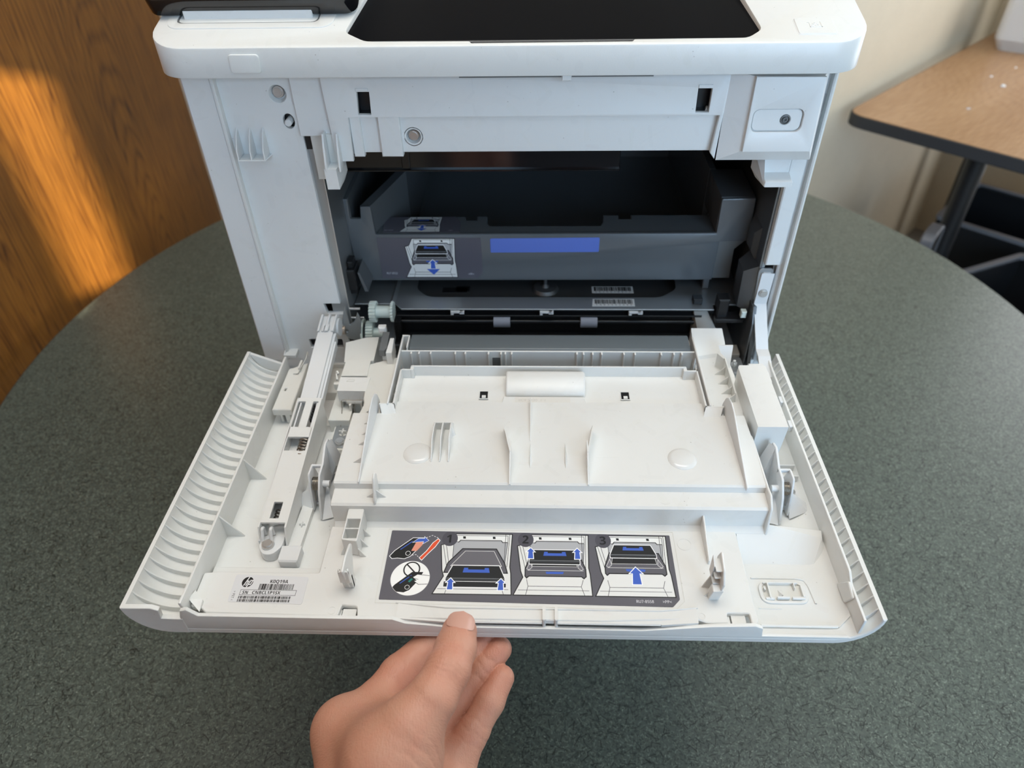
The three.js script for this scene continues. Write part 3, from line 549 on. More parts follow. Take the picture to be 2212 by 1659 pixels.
const bigLabel = canvasTex(2000, 560, (g, W, H) => {
  g.fillStyle = SLATE; g.fillRect(0, 0, W, H);
  [[362, 1], [905, 2], [1455, 3]].forEach(([x, s]) => {
    drawPrinter(g, x, 22, 520, 470, s);
    g.beginPath(); g.ellipse(x + 68, 64, 56, 60, 0, 0, 7); g.fillStyle = '#4e4c54'; g.fill();
    g.fillStyle = '#0d0d0f'; g.font = 'bold 92px sans-serif'; g.textAlign = 'center'; g.fillText(String(s), x + 66, 96);
  });
  // cartridge whose orange strip is pulled off
  const c = (ox, oy, k, strip) => {
    const p = pts => pts.map(a => [ox + a[0] * k, oy + a[1] * k]);
    poly2(g, p([[0, 175], [30, 130], [150, 20], [240, 20], [205, 100], [150, 175], [110, 195], [60, 190], [20, 195]]), '#151515', '#fff', 5 * k);
    line2(g, p([[70, 120], [150, 50]]), BLUE, 7 * k);
    g.beginPath(); g.arc(ox + 130 * k, oy + 150 * k, 17 * k, 0, 7); g.strokeStyle = '#eee'; g.lineWidth = 4 * k; g.stroke();
    if (strip) {
      poly2(g, p([[150, 130], [175, 60], [230, 30], [225, 80], [190, 130]]), '#e99a82');
      poly2(g, p([[215, 185], [260, 130], [300, 60], [335, 25], [350, 40], [320, 95], [275, 150], [235, 205]]), '#e5532b', '#fff', 5 * k);
      poly2(g, p([[150, 60], [190, 25], [235, 25], [232, 8], [268, 42], [226, 72], [230, 52], [195, 55]]), BLUE, '#fff', 3 * k);
      g.setLineDash([12, 9]); line2(g, p([[245, 20], [290, -2], [335, 20]]), '#fff', 4 * k); line2(g, p([[160, 165], [190, 160], [215, 185]]), '#fff', 4 * k); g.setLineDash([]);
    }
  };
  c(18, 40, 0.98, true);
  g.beginPath(); g.ellipse(188, 378, 134, 130, 0, 0, 7); g.fillStyle = '#fbfbf9'; g.fill();
  g.save(); g.beginPath(); g.ellipse(188, 378, 132, 128, 0, 0, 7); g.clip(); c(60, 312, 0.9, false); poly2(g, [[176, 404], [196, 380], [210, 386], [188, 412]], '#1f7f72');
  poly2(g, [[205, 372], [235, 350], [330, 360], [330, 420], [250, 425], [215, 400], [232, 396]], '#fbfbf9', INK, 3); line2(g, [[214, 380], [245, 388]], INK, 2.5); g.restore();
  g.beginPath(); g.arc(190, 312, 54, 0, 7); g.strokeStyle = INK; g.lineWidth = 9; g.stroke(); line2(g, [[152, 274], [228, 350]], INK, 9);
  g.fillStyle = '#e8e8ea'; g.font = '27px sans-serif'; g.textAlign = 'left'; g.fillText('RU7-8558', 1708, 534); g.fillText('>PP<', 1882, 534);
});
const trayLabel = (code) => canvasTex(900, 330, (g, W, H) => {
  g.fillStyle = '#5b5962'; g.fillRect(0, 0, W, H); drawPrinter(g, 225, 4, 450, 318, 4);
  g.fillStyle = '#cfcfd4'; g.font = '23px sans-serif'; g.fillText(code, 42, 296); g.fillText('>PP<', 770, 302);
});
function bars(g, x, y, w, h, n, s0) { let s = s0; g.fillStyle = '#111'; let p = x; while (p < x + w) { s = (s * 1103515245 + 12345) >>> 0; const b = 2 + (s >> 16) % 3 * 2.2; s = (s * 1103515245 + 12345) >>> 0; g.fillRect(p, y, Math.min(b, x + w - p), h); p += b + 2.4 + (s >> 16) % 3 * 2; } }
const serialLabel = canvasTex(800, 330, (g, W, H) => {
  g.fillStyle = '#dededf'; g.fillRect(0, 0, W, H);
  g.beginPath(); g.arc(150, 88, 60, 0, 7); g.fillStyle = '#111'; g.fill(); g.strokeStyle = '#dededf'; g.lineCap = 'butt';
  // the two slanted letters of the round emblem
  line2(g, [[158, 20], [118, 130]], '#e4e4e4', 13); line2(g, [[137, 78], [158, 78], [140, 130]], '#e4e4e4', 13);
  line2(g, [[182, 62], [150, 156]], '#e4e4e4', 13); line2(g, [[180, 68], [204, 68], [188, 116], [164, 116]], '#e4e4e4', 12);
  g.fillStyle = '#1a1a1a'; g.font = 'bold 54px sans-serif'; g.textAlign = 'left'; g.fillText('K0Q19A', 388, 96); bars(g, 285, 106, 375, 66, 40, 7);
  g.strokeStyle = '#222'; g.lineWidth = 4; g.strokeRect(108, 176, 595, 58); g.font = 'bold 50px sans-serif'; g.fillText('SN   CNBCL1P1SX', 130, 224, 550);
  bars(g, 105, 246, 560, 66, 60, 3); g.fillStyle = '#dededf'; g.fillRect(105, 276, 560, 6);
  g.save(); g.translate(34, 190); g.rotate(Math.PI / 2); g.fillStyle = '#222'; g.font = '34px sans-serif'; g.fillText('> PET <', 0, 0); g.restore();
});
const codeLabel = (txt, s) => canvasTex(560, 180, (g, W, H) => { g.fillStyle = '#d8d9d8'; g.fillRect(0, 0, W, H); bars(g, 30, 14, 500, 112, 50, s); g.fillStyle = '#161616'; g.font = '42px monospace'; g.fillText(txt.split('').join(' '), 44, 168); });

// ---------------------------------------------------------------- inside the printer
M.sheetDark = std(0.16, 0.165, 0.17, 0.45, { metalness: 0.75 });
{
  const cv = part('interior', printer);
  // sheet metal chassis and the dark hollow behind
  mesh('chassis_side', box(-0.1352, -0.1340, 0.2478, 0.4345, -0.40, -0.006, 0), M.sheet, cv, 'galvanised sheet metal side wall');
  mesh('chassis_flange', box(-0.1480, -0.1335, 0.2700, 0.4345, -0.0085, -0.0068, 0.0003), M.sheet, cv);
  mesh('flange_edge', tube([[-0.1338, 0.428, -0.0064], [-0.1338, 0.35, -0.0064], [-0.1338, 0.283, -0.0064]], 0.0006, false, 6, 4), M.zinc, cv);
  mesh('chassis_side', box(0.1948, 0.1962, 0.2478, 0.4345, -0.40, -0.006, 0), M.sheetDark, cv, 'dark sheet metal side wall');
  mesh('chassis_flange', box(0.1946, 0.1985, 0.2900, 0.412, -0.0075, -0.0060, 0.0003), M.sheet, cv);
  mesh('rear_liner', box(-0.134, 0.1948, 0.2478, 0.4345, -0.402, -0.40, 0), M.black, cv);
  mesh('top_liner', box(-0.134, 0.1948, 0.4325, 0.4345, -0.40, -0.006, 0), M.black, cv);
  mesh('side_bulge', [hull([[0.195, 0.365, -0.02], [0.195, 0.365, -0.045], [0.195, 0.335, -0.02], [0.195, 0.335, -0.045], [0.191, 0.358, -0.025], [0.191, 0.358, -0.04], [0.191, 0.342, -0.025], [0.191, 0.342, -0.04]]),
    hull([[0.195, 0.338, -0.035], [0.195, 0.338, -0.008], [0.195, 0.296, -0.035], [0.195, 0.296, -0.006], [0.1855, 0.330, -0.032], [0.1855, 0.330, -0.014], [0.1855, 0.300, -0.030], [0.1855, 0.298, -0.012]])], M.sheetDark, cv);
  // glossy black guide across the top of the opening
  mesh('top_guide', [box(-0.1215, 0.0823, 0.4092, 0.4325, -0.030, -0.0285, 0.0004), box(-0.1215, 0.0823, 0.4085, 0.4098, -0.030, -0.026, 0.0003)], M.gloss, cv, 'glossy black strip');
  mesh('guide_clip', box(-0.0795, -0.0735, 0.4105, 0.424, -0.0285, -0.0268, 0.0005), M.gloss, cv);
  // sheet metal floor plate with a sunk field
  const fl = part('floor_plate', printer);
  const hole = soften([[-0.092, -0.30], [-0.0835, -0.045], [-0.072, -0.0325], [0.127, -0.0325], [0.1425, -0.046], [0.15, -0.30]], 0.006, 4);
  mesh('plate', ex('y', [[-0.1335, -0.32], [-0.1335, -0.0225], [-0.0985, -0.0225], [-0.0925, -0.0150], [0.1690, -0.0150], [0.1690, -0.0225], [0.1945, -0.0225], [0.1945, -0.32]], 0.2908, 0.2923, { holes: [hole], bev: 0.0004 }), M.sheet, fl);
  mesh('plate', [box(-0.095, 0.155, 0.2843, 0.2855, -0.32, -0.028, 0)], M.sheetDark, fl);
  mesh('plate_ramp', [hull([[-0.1035, 0.2924, -0.0225], [-0.0985, 0.2924, -0.0225], [-0.1035, 0.2924, -0.06], [-0.0985, 0.2924, -0.06], [-0.101, 0.2945, -0.024], [-0.101, 0.2945, -0.06]])], M.sheet, fl);
  mesh('plate_hole', [box(-0.062, -0.040, 0.2853, 0.2857, -0.058, -0.050, 0), box(-0.050, -0.038, 0.2853, 0.2857, -0.060, -0.052, 0)], M.black, fl);
  mesh('pivot', [place(lathe([[0, 0.0003], [0.012, 0.0003], [0.010, 0.003], [0.004, 0.0035], [0.0016, 0.006], [0.0016, 0.012], [0, 0.012]]), [0.029, 0.2853, -0.056])], M.sheetDark, fl);
  sticker('barcode_sticker', 'y', [[0.0690, -0.0300], [0.1041, -0.0302], [0.1038, -0.0197], [0.0680, -0.0195]], 0.2923, 0.2926, codeLabel('CNB3303086', 91), [0.0685, 0.1040, -0.0301, -0.0196], fl, 0.4, 'white barcode sticker');
  sticker('barcode_sticker', 'y', [[0.0700, -0.0600], [0.1063, -0.0600], [0.1063, -0.0497], [0.0700, -0.0497]], 0.2855, 0.2858, codeLabel('5620018811', 33), [0.0700, 0.1063, -0.0600, -0.0497], fl, 0.4, 'white barcode sticker');
  // black paper path below the plate, with rollers and white clips
  mesh('paper_guide', [box(-0.1000, 0.1690, 0.2480, 0.2905, -0.030, -0.0225, 0.0003), box(-0.100, 0.169, 0.2480, 0.2640, -0.0225, -0.002, 0.001), box(-0.098, 0.16, 0.2835, 0.2850, -0.0225, -0.016, 0.0003)], M.black, cv);
  for (const x of [-0.0080, 0.0658]) mesh('feed_roller', rod([x - 0.0070, 0.2780, -0.0175], [x + 0.0070, 0.2780, -0.0175], 0.0052), std(0.32, 0.34, 0.40, 0.6), cv, 'pale grey feed roller');
  mesh('roller_shaft', rod([-0.095, 0.2780, -0.0175], [0.16, 0.2780, -0.0175], 0.0018), M.black, cv);
  for (const x of [-0.0454, 0.0296, 0.1040]) mesh('clip', [box(x - 0.0055, x + 0.0045, 0.2885, 0.2905, -0.019, -0.0135), box(x - 0.0055, x - 0.003, 0.2865, 0.289, -0.019, -0.0138), hull([[x + 0.003, 0.2905, -0.019], [x + 0.006, 0.2905, -0.019], [x + 0.006, 0.2880, -0.0135], [x + 0.002, 0.2880, -0.0135], [x + 0.006, 0.2905, -0.0135], [x + 0.002, 0.2905, -0.0135]])], M.pom, cv);
  for (let i = 0; i < 5; i++) mesh('guide_tooth', box(-0.0985 + i * 0.0012, -0.0979 + i * 0.0012, 0.262 + i * 0.003, 0.285, -0.018 + i * 0.001, -0.006, 0.0002), M.black, cv);

  // grey cartridge carrier
  const tr = part('cartridge_tray', printer, 'dark grey cartridge carrier with a blue grip patch');
  const ZF = -0.045;
  mesh('tray_front', ex('z', soften([[-0.1345, 0.3772], [-0.1303, 0.3772], [-0.1307, 0.3599], [-0.1222, 0.3599], [-0.1212, 0.3705], [-0.1128, 0.3705], [-0.1120, 0.3455], [0.1672, 0.3466], [0.1668, 0.3765], [0.1932, 0.3771], [0.1940, 0.3393], [0.1710, 0.3388], [0.1705, 0.3022], [-0.1283, 0.3011], [-0.1330, 0.3215], [-0.1345, 0.345]], 0.0012, 3), ZF - 0.004, ZF, { bev: 0.0009, seg: 2 }), M.tray, tr);
  mesh('tray_shoulder', ex('z', [[0.1700, 0.3388], [0.1925, 0.3380], [0.1850, 0.3300], [0.1858, 0.3022], [0.1690, 0.3022]], ZF - 0.012, ZF - 0.003), M.grey, tr);
  mesh('tray_wall', box(-0.1345, -0.1303, 0.3022, 0.3772, -0.30, ZF - 0.002, 0.0008), M.tray, tr);
  mesh('tray_wall', [hull([[-0.1212, 0.3705, -0.047], [-0.1128, 0.3705, -0.047], [-0.1212, 0.3022, -0.047], [-0.1128, 0.3022, -0.047], [-0.1020, 0.3705, -0.1126], [-0.0938, 0.3705, -0.1126], [-0.1020, 0.3022, -0.1126], [-0.0938, 0.3022, -0.1126]]), box(-0.102, -0.0938, 0.3022, 0.3705, -0.28, -0.112)], M.tray, tr);
  mesh('tray_wall', [box(0.1668, 0.1932, 0.3460, 0.3771, -0.10, ZF - 0.002, 0.0008), box(0.1668, 0.172, 0.3022, 0.3771, -0.30, -0.10, 0.0008)], M.tray, tr);
  const shelf = [[-0.1115, ZF - 0.001], [0.1675, ZF - 0.001], [0.1675, -0.0790], [0.1012, -0.0787], [0.1006, -0.0717], [0.0906, -0.0718], [0.0906, -0.0787], [0.0776, -0.0786], [0.0765, -0.0660], [0.0742, -0.0600], [-0.0176, -0.0597], [-0.0203, -0.0640], [-0.0212, -0.0766], [-0.0301, -0.0767], [-0.0297, -0.0696], [-0.0390, -0.0697], [-0.0400, -0.0763], [-0.1094, -0.0765]];
  mesh('tray_shelf', ex('y', shelf, 0.3425, 0.3455, { bev: 0.0006 }), M.tray, tr);
  mesh('tray_floor', box(-0.128, 0.1668, 0.3022, 0.305, -0.30, -0.05), M.tray, tr);
  mesh('tray_rear', box(-0.1, 0.168, 0.305, 0.350, -0.30, -0.295), M.tray, tr);
  mesh('tray_foot', [box(0.1640, 0.1690, 0.2928, 0.3030, -0.052, -0.046), hull([[-0.1262, 0.3230, -0.022], [-0.1245, 0.3230, -0.022], [-0.1225, 0.3050, -0.022], [-0.1195, 0.3050, -0.022], [-0.1262, 0.3230, -0.045], [-0.1195, 0.3050, -0.045]])], M.tray, tr);
  mesh('grip_patch', ex('z', soften([[-.01737,.34205],[.07289,.34285],[.07286,.32938],[-.01742,.32879]], 0.0012, 3), ZF - 0.001, ZF + 0.0005, { bev: 0.0003 }), std(0.125, 0.20, 0.62, 0.35), tr, 'blue grip patch');
  sticker('tray_sticker', 'z', [[-.11149,.34255],[-.02515,.34248],[-.02459,.30951],[-.02992,.30386],[-.11146,.30375]], ZF, ZF + 0.0003, trayLabel('RU7-8552'), null, tr, 0.35, 'grey sticker with a drawing of the open printer');
  sticker('tray_sticker', 'y', [[-.10886,-.07487],[-.04821,-.07557],[-.04312,-.06613],[-.04272,-.04878],[-.1065,-.0489]], 0.3455, 0.3458, trayLabel('RU7-8550'), null, tr, 0.35, 'grey sticker with a drawing of the open printer');

  // left side: latch, drive gears and hinge bracket
  mesh('latch', [box(-0.1355, -0.1275, 0.3085, 0.3275, -0.035, -0.018, 0.001), box(-0.1345, -0.1285, 0.3035, 0.31, -0.03, -0.02, 0.0008), box(-0.1335, -0.129, 0.327, 0.333, -0.034, -0.022, 0.0008)], M.black, cv);
  const toothed = (r, h, n) => { const o = []; for (let i = 0; i < n; i++) for (const [k, s] of [[-0.28, 0.86], [-0.13, 1], [0.13, 1], [0.28, 0.86]]) { const t = (i + k) / n * 2 * Math.PI; o.push([Math.cos(t) * r * s, Math.sin(t) * r * s]); } return ex('y', o, 0, h, { bev: 0.0002, crease: 0.3 }); };
  mesh('drive_gear', [place(toothed(0.0090, 0.0055, 20), [-0.1182, 0.2915, -0.012], [1, 0, 0]), rod([-0.118, 0.2915, -0.012], [-0.0985, 0.2915, -0.012], 0.0052), place(toothed(0.0086, 0.0022, 20), [-0.1005, 0.2915, -0.012], [1, 0, 0])], M.gear, cv, 'pale green plastic gear');
  mesh('drive_gear', [place(toothed(0.0098, 0.0060, 24), [-0.1228, 0.2730, -0.008], [1, 0, 0]), place(lathe([[0.0115, 0], [0.0115, 0.0016], [0.009, 0.0016], [0.009, 0]]), [-0.1262, 0.2730, -0.008], [1, 0, 0]), rod([-0.118, 0.273, -0.008], [-0.108, 0.273, -0.008], 0.004)], M.gear, cv, 'pale green plastic gear');
  mesh('drive_pin', [rod([-0.1335, 0.2985, -0.006], [-0.1245, 0.2985, -0.006], 0.0011), rod([-0.1335, 0.2895, -0.006], [-0.1225, 0.2895, -0.006], 0.0009)], M.zinc, cv);
  const hb = part('hinge_bracket', printer, 'blue-grey steel hinge bracket');
  mesh('bracket_plate', ex('z', soften([[-.13394,.30693],[-.1336,.29762],[-.13325,.28774],[-.12909,.29107],[-.12523,.30017],[-.12325,.29256],[-.12628,.27297],[-.13475,.27231],[-.13848,.27648],[-.13918,.28956],[-.13682,.30049]], 0.001, 3), 0.0005, 0.0020, { bev: 0.0003, holes: [circle(-0.1365, 0.2815, 0.0012, 14)] }), M.sheet, hb);
  mesh('bracket_pin', [rod([-0.1460, 0.2830, 0.0025], [-0.1375, 0.2830, 0.0025], 0.0038), rod([-0.1440, 0.2830, 0.0025], [-0.1425, 0.2830, 0.0025], 0.0046)], M.brass, hb, 'coppery pivot pin');
  // right side: black latch, hinge plate, door stay
  mesh('latch', [box(0.1700, 0.1790, 0.2860, 0.3050, -0.022, -0.010, 0.001), box(0.1690, 0.1920, 0.2850, 0.2885, -0.018, -0.006, 0.0006), box(0.1525, 0.1600, 0.2925, 0.2975, -0.030, -0.022, 0.0006)], M.black, cv);
  mesh('rail_bracket', [hull([[0.1530, 0.2890, -0.02], [0.1640, 0.2890, -0.02], [0.1590, 0.2660, -0.004], [0.1790, 0.2640, -0.004], [0.1590, 0.2480, -0.004], [0.1850, 0.2480, -0.004], [0.1530, 0.2480, -0.02]]), box(0.178, 0.192, 0.2480, 0.2600, -0.01, 0.004)], std(0.34, 0.31, 0.27, 0.45), cv);
  mesh('hinge_plate', [ex('x', soften([[-0.010, 0.3070], [0.004, 0.3070], [0.010, 0.2960], [0.012, 0.2480], [-0.004, 0.2480], [-0.010, 0.2640]], 0.002, 3), 0.1935, 0.1948, { bev: 0.0003 }), hull([[0.1948, 0.3070, 0.002], [0.1948, 0.3070, -0.004], [0.1962, 0.25, 0.016], [0.1962, 0.25, 0.0], [0.197, 0.307, 0.002], [0.199, 0.25, 0.016]])], M.sheetDark, cv, 'dark steel hinge plate');
  mesh('small_peg', box(0.1870, 0.1912, 0.2940, 0.3000, -0.006, 0.0, 0.0008), M.gear, cv);
  const st = part('door_stay', printer, 'pale grey door stay strap');
  mesh('stay_mount', ex('z', soften([[0.1938, 0.3384], [0.2055, 0.3384], [0.2062, 0.3070], [0.1955, 0.3070]], 0.0035, 4), -0.0060, -0.0040, { bev: 0.0003 }), M.sheet, st);
  const strap = (pts, w, t) => { const o = []; for (let i = 0; i < pts.length - 1; i++) { const [x0, y0, z0] = pts[i], [x1, y1, z1] = pts[i + 1]; const h = w / 2; o.push(hull([[x0 - h, y0, z0], [x0 + h, y0, z0], [x1 - h, y1, z1], [x1 + h, y1, z1], [x0 - h, y0 - t * 0.3, z0 - t], [x0 + h, y0 - t * 0.3, z0 - t], [x1 - h, y1 - t * 0.6, z1 - t * 0.8], [x1 + h, y1 - t * 0.6, z1 - t * 0.8]])); } return merge(o); };
  mesh('stay_arm', strap([[0.2012, 0.3350, -0.0022], [0.2010, 0.3260, -0.0020], [0.2006, 0.3070, -0.0020], [0.2022, 0.2795, 0.0220], [0.2018, 0.2795, 0.0310], [0.2006, 0.2740, 0.0500]], 0.0098, 0.002), M.pom, st);
  mesh('stay_tab', ex('z', soften([[0.1972, 0.3355], [0.1982, 0.3280], [0.1962, 0.3262], [0.2058, 0.3262], [0.2040, 0.3280], [0.2035, 0.3355]], 0.001, 3), -0.0042, -0.0026, { bev: 0.0003 }), M.pom, st);
  screw(st, [0.2005, 0.3174, -0.0016], [0, 0.1, 1], 0.0036);
}

// ---------------------------------------------------------------- front door, folded down level
const door = part('front_door', printer, 'white front door folded down, its ribbed inside showing');
const DB = 0.2515, DR = 0.2765, DF = 0.256, DL = 0.2665, DS = 0.285, DP = 0.291, DZ0 = 0.0235, DZ1 = 0.2613;
{
  // outer skin: a shallow trough with rounded sides, drawn in section and run along z
  const arc = (s, r0x, r0y, x0, y0, n = 9) => Array.from({ length: n + 1 }, (_, i) => { const t = i / n * Math.PI / 2; return [s * (x0 + r0x * Math.cos(t)), y0 - r0y * Math.sin(t)]; });
  const outer = [...arc(-1, 0.0245, 0.025, 0.1910, DR), ...arc(1, 0.0245, 0.025, 0.1910, DR).reverse()];
  const inner = [...arc(1, 0.0220, 0.0205, 0.1910, DR), ...arc(-1, 0.0220, 0.0205, 0.1910, DR).reverse()];
  mesh('door_skin', ex('z', [...outer, ...inner], DZ0, DZ1, { bev: 0.0006 }), M.door, door);
  // thin blades across the hollow sides
  const rib = (s, xin, h) => { // follows the curved skin from the rim to the inner wall
    const keep = p => s * p[0] > xin + 0.0003, a = arc(s, 0.0222, 0.0207, 0.1910, DR, 14).filter(keep), e = a[a.length - 1];
    const yEnd = e[1] < DF + 0.001 ? DF - 0.0002 : e[1] - 0.001;
    const b = a.slice(1).map((p, i) => { const t = (i + 1) / (a.length - 1), q = h * Math.pow(Math.sin(Math.min(1, t * 1.25) * Math.PI / 2), 0.8); return [p[0] - s * q * 0.55 * (1 - t), p[1] + q]; }).reverse();
    return [...a, [s * xin, yEnd], [s * xin, yEnd + h], ...b.filter(keep)];
  };
  const ribL = ex('z', rib(-1, 0.1826, 0.0046), -0.00045, 0.00045, { bev: 0.0002 });
  for (let i = 0; i < 28; i++) mesh('rib', ribL, M.door, door).position.z = 0.0307 + i * 0.00812;
  const ribR = ex('z', rib(1, 0.2052, 0.0042), -0.00045, 0.00045, { bev: 0.0002 });
  for (let i = 0; i < 28; i++) mesh('rib', ribR, M.door, door).position.z = 0.0345 + i * 0.00812;
  // walls along the inner side of the ribbed hollows
  mesh('inner_wall', [ex('x', soften([[0.0315, 0.2775], [0.0315, 0.2555], [0.2565, 0.2555], [0.2585, 0.2775], [0.246, 0.277]], 0.001, 2), -0.1826, -0.1808, { bev: 0.0005, seg: 2 })], M.door, door);
  mesh('inner_wall', [ex('x', soften([[0.0300, 0.2785], [0.0300, 0.2555], [0.2600, 0.2555], [0.2600, 0.2735], [0.2360, 0.2735], [0.2300, 0.2775], [0.15, 0.2780]], 0.001, 2), 0.2040, 0.2056, { bev: 0.0005, seg: 2 })], M.door, door);
  mesh('end_wall', ex('z', [[-0.1976, 0.2768], [-0.1935, 0.2745], [-0.1944, 0.2665], [-0.1820, 0.2660], [-0.1820, 0.2518], ...arc(-1, 0.0243, 0.0247, 0.1910, DR, 10).reverse()], 0.2585, DZ1 + 0.0002, { bev: 0.0003 }), M.door, door);
  mesh('end_wall', hull([[-0.2140, 0.2760, 0.0237], [-0.1830, 0.2570, 0.0237], [-0.2050, 0.2580, 0.0237], [-0.2140, 0.2760, 0.0262], [-0.1830, 0.2570, 0.0262], [-0.2050, 0.2580, 0.0262], [-0.1900, 0.2650, 0.0237], [-0.1900, 0.2650, 0.0262]]), M.door, door);
  for (const z of [0.1444, 0.1942]) mesh('gusset', ex('z', [[-0.1812, 0.2768], [-0.1812, DF - 0.0002], [-0.1690, DF - 0.0002]], z - 0.0005, z + 0.0005, { bev: 0.0002 }), M.door, door);
  mesh('catch', [ex('x', soften([[0.2265, 0.2600], [0.2350, 0.2745], [0.2450, 0.2720], [0.2400, 0.2600]], 0.0012, 3), 0.2026, 0.2044, { bev: 0.0005 })], M.door, door);
  // raised lip at the front edge
  const lip = [[-0.1834, 0.2590], [-0.1834, 0.2675], [-0.1815, 0.2739], [-0.1777, 0.2752], [-0.1725, 0.2692], [-0.1151, 0.2690], [-0.0601, 0.2689], [-0.0531, 0.2650], [-0.0308, 0.2622], [0.0820, 0.2612], [0.1136, 0.2655], [0.1214, 0.2666], [0.1454, 0.2679], [0.1498, 0.2655], [0.1508, 0.2578], [0.2045, 0.2578], [0.2045, 0.2555], [-0.1834, 0.2555]];
  mesh('front_lip', ex('z', lip, 0.2588, DZ1 - 0.0001, { bev: 0.0005, seg: 2 }), M.door, door);
  mesh('edge_strip', [box(0.152, 0.196, DF, 0.2578, 0.2530, 0.2548, 0.0004), hull([[0.196, 0.2578, 0.2530], [0.196, 0.2578, 0.2548], [0.196, DF, 0.2530], [0.196, DF, 0.2548], [0.2035, 0.2610, 0.2470], [0.2035, 0.2610, 0.2490], [0.2035, DF, 0.2470], [0.2035, DF, 0.2490]])], M.door, door);
}
{ // label plate and grip at the front
  const plate = [[-0.1805, 0.2300], [-0.1710, 0.2290], [-0.1100, 0.2290], [-0.1100, 0.1935], [0.1480, 0.1935], [0.1480, 0.2560], [0.1470, 0.2590], [0.1440, 0.2590], [0.1440, 0.2520], [0.1310, 0.2520], [0.1310, 0.2585], [0.1190, 0.2585], [0.1130, 0.2562], [0.0600, 0.2585], [-0.0600, 0.2585], [-0.0640, 0.2585], [-0.0810, 0.2585], [-0.0823, 0.2514], [-0.0915, 0.2505], [-0.0928, 0.2580], [-0.1700, 0.2570], [-0.1740, 0.2540], [-0.1805, 0.2530]];
  mesh('label_plate', ex('y', soften(plate, 0.0012, 2), 0.2625, DL, { bev: 0.0005 }), M.doorIn, door);
  // handle strip curving down in the middle
  mesh('grip_wall', ex('y', [[-0.0600, 0.2485], [-0.0300, 0.2512], [0.0930, 0.2512], [0.1150, 0.2490], [0.1150, 0.2497], [0.0930, 0.2520], [-0.0300, 0.2520], [-0.0600, 0.2493]], 0.2640, 0.2674, { bev: 0.0003 }), M.doorIn, door);
  mesh('grip_strip', [hull([[-0.0585, 0.2672, 0.2492], [-0.03, 0.2658, 0.2519], [-0.0585, 0.2668, 0.2590], [-0.03, 0.2655, 0.2600], [-0.0585, 0.265, 0.2492], [-0.03, 0.264, 0.2519], [-0.0585, 0.265, 0.2590], [-0.03, 0.264, 0.2600]]),
    box(-0.03, 0.0255, 0.2640, 0.2657, 0.2519, 0.2600, 0.0006), box(0.0338, 0.0930, 0.2640, 0.2657, 0.2519, 0.2600, 0.0006),
    hull([[0.093, 0.2657, 0.2519], [0.114, 0.2672, 0.2495], [0.093, 0.2657, 0.2600], [0.114, 0.2668, 0.2588], [0.093, 0.264, 0.2519], [0.114, 0.265, 0.2495], [0.093, 0.264, 0.26], [0.114, 0.265, 0.2588]])], M.doorIn, door);
  mesh('grip_post', box(0.0256, 0.0274, 0.2600, 0.2692, 0.2512, 0.2600, 0.0005), M.doorIn, door);
  mesh('grip_post', box(0.0326, 0.0344, 0.2600, 0.2692, 0.2512, 0.2600, 0.0005), M.doorIn, door);
  for (const x of [-0.0872, 0.1372]) mesh('latch_block', [box(x - 0.0035, x + 0.0045, 0.2560, 0.2640, 0.2515, 0.2583), box(x - 0.0060, x - 0.0042, 0.256, 0.2630, 0.2515, 0.2583)], M.doorIn, door);
  // printed instruction sticker
  sticker('instruction_sticker', 'y', soften([[-0.0703, 0.1965], [0.1058, 0.1978], [0.1056, 0.2439], [0.1010, 0.2489], [-0.0705, 0.2468]], 0.0006, 2), DL, DL + 0.0003, bigLabel, null, door, 0.4, 'dark grey instruction sticker with three printer drawings');
  mesh('sticker_frame', ex('y', [[-0.0725, 0.1950], [0.1085, 0.1950], [0.1085, 0.2450], [0.1020, 0.2512], [-0.0725, 0.2490]], DL - 0.001, DL + 0.00015, { bev: 0, holes: [[[-0.0721, 0.1954], [0.1081, 0.1954], [0.1081, 0.2448], [0.1018, 0.2508], [-0.0721, 0.2486]]] }), M.cream, door);
  // serial number sticker on the sunk panel to its left
  mesh('sunk_panel', ex('y', [[-0.1800, 0.2200], [-0.1090, 0.2200], [-0.1090, 0.2300], [-0.1800, 0.2300]], 0.2560, 0.2585, { bev: 0.0005 }), M.doorIn, door);
  sticker('serial_sticker', 'y', soften([[-.16,.23107],[-.11546,.23224],[-.11504,.25096],[-.15956,.24995]], 0.0015, 3), DL, DL + 0.00025, serialLabel, null, door, 0.4, 'white serial number sticker');
  mesh('side_lip', hull([[-0.1800, 0.2690, 0.2440], [-0.1735, 0.2690, 0.2500], [-0.1800, 0.2665, 0.2440], [-0.1735, 0.2665, 0.2500], [-0.1815, 0.2700, 0.2505], [-0.1735, 0.2668, 0.2570], [-0.1815, 0.2670, 0.2505]]), M.door, door);
  for (const [x, z, r] of [[-0.0965, 0.2545, 0.0024], [0.1165, 0.2545, 0.0021], [0.1142, 0.2045, 0.0044]]) mesh('mould_mark', ex('y', circle(x, z, r, 24), DL - 0.001, DL + 0.00018, { bev: 0, holes: [circle(x, z, r - 0.00025, 24)] }), M.doorIn, door);
}
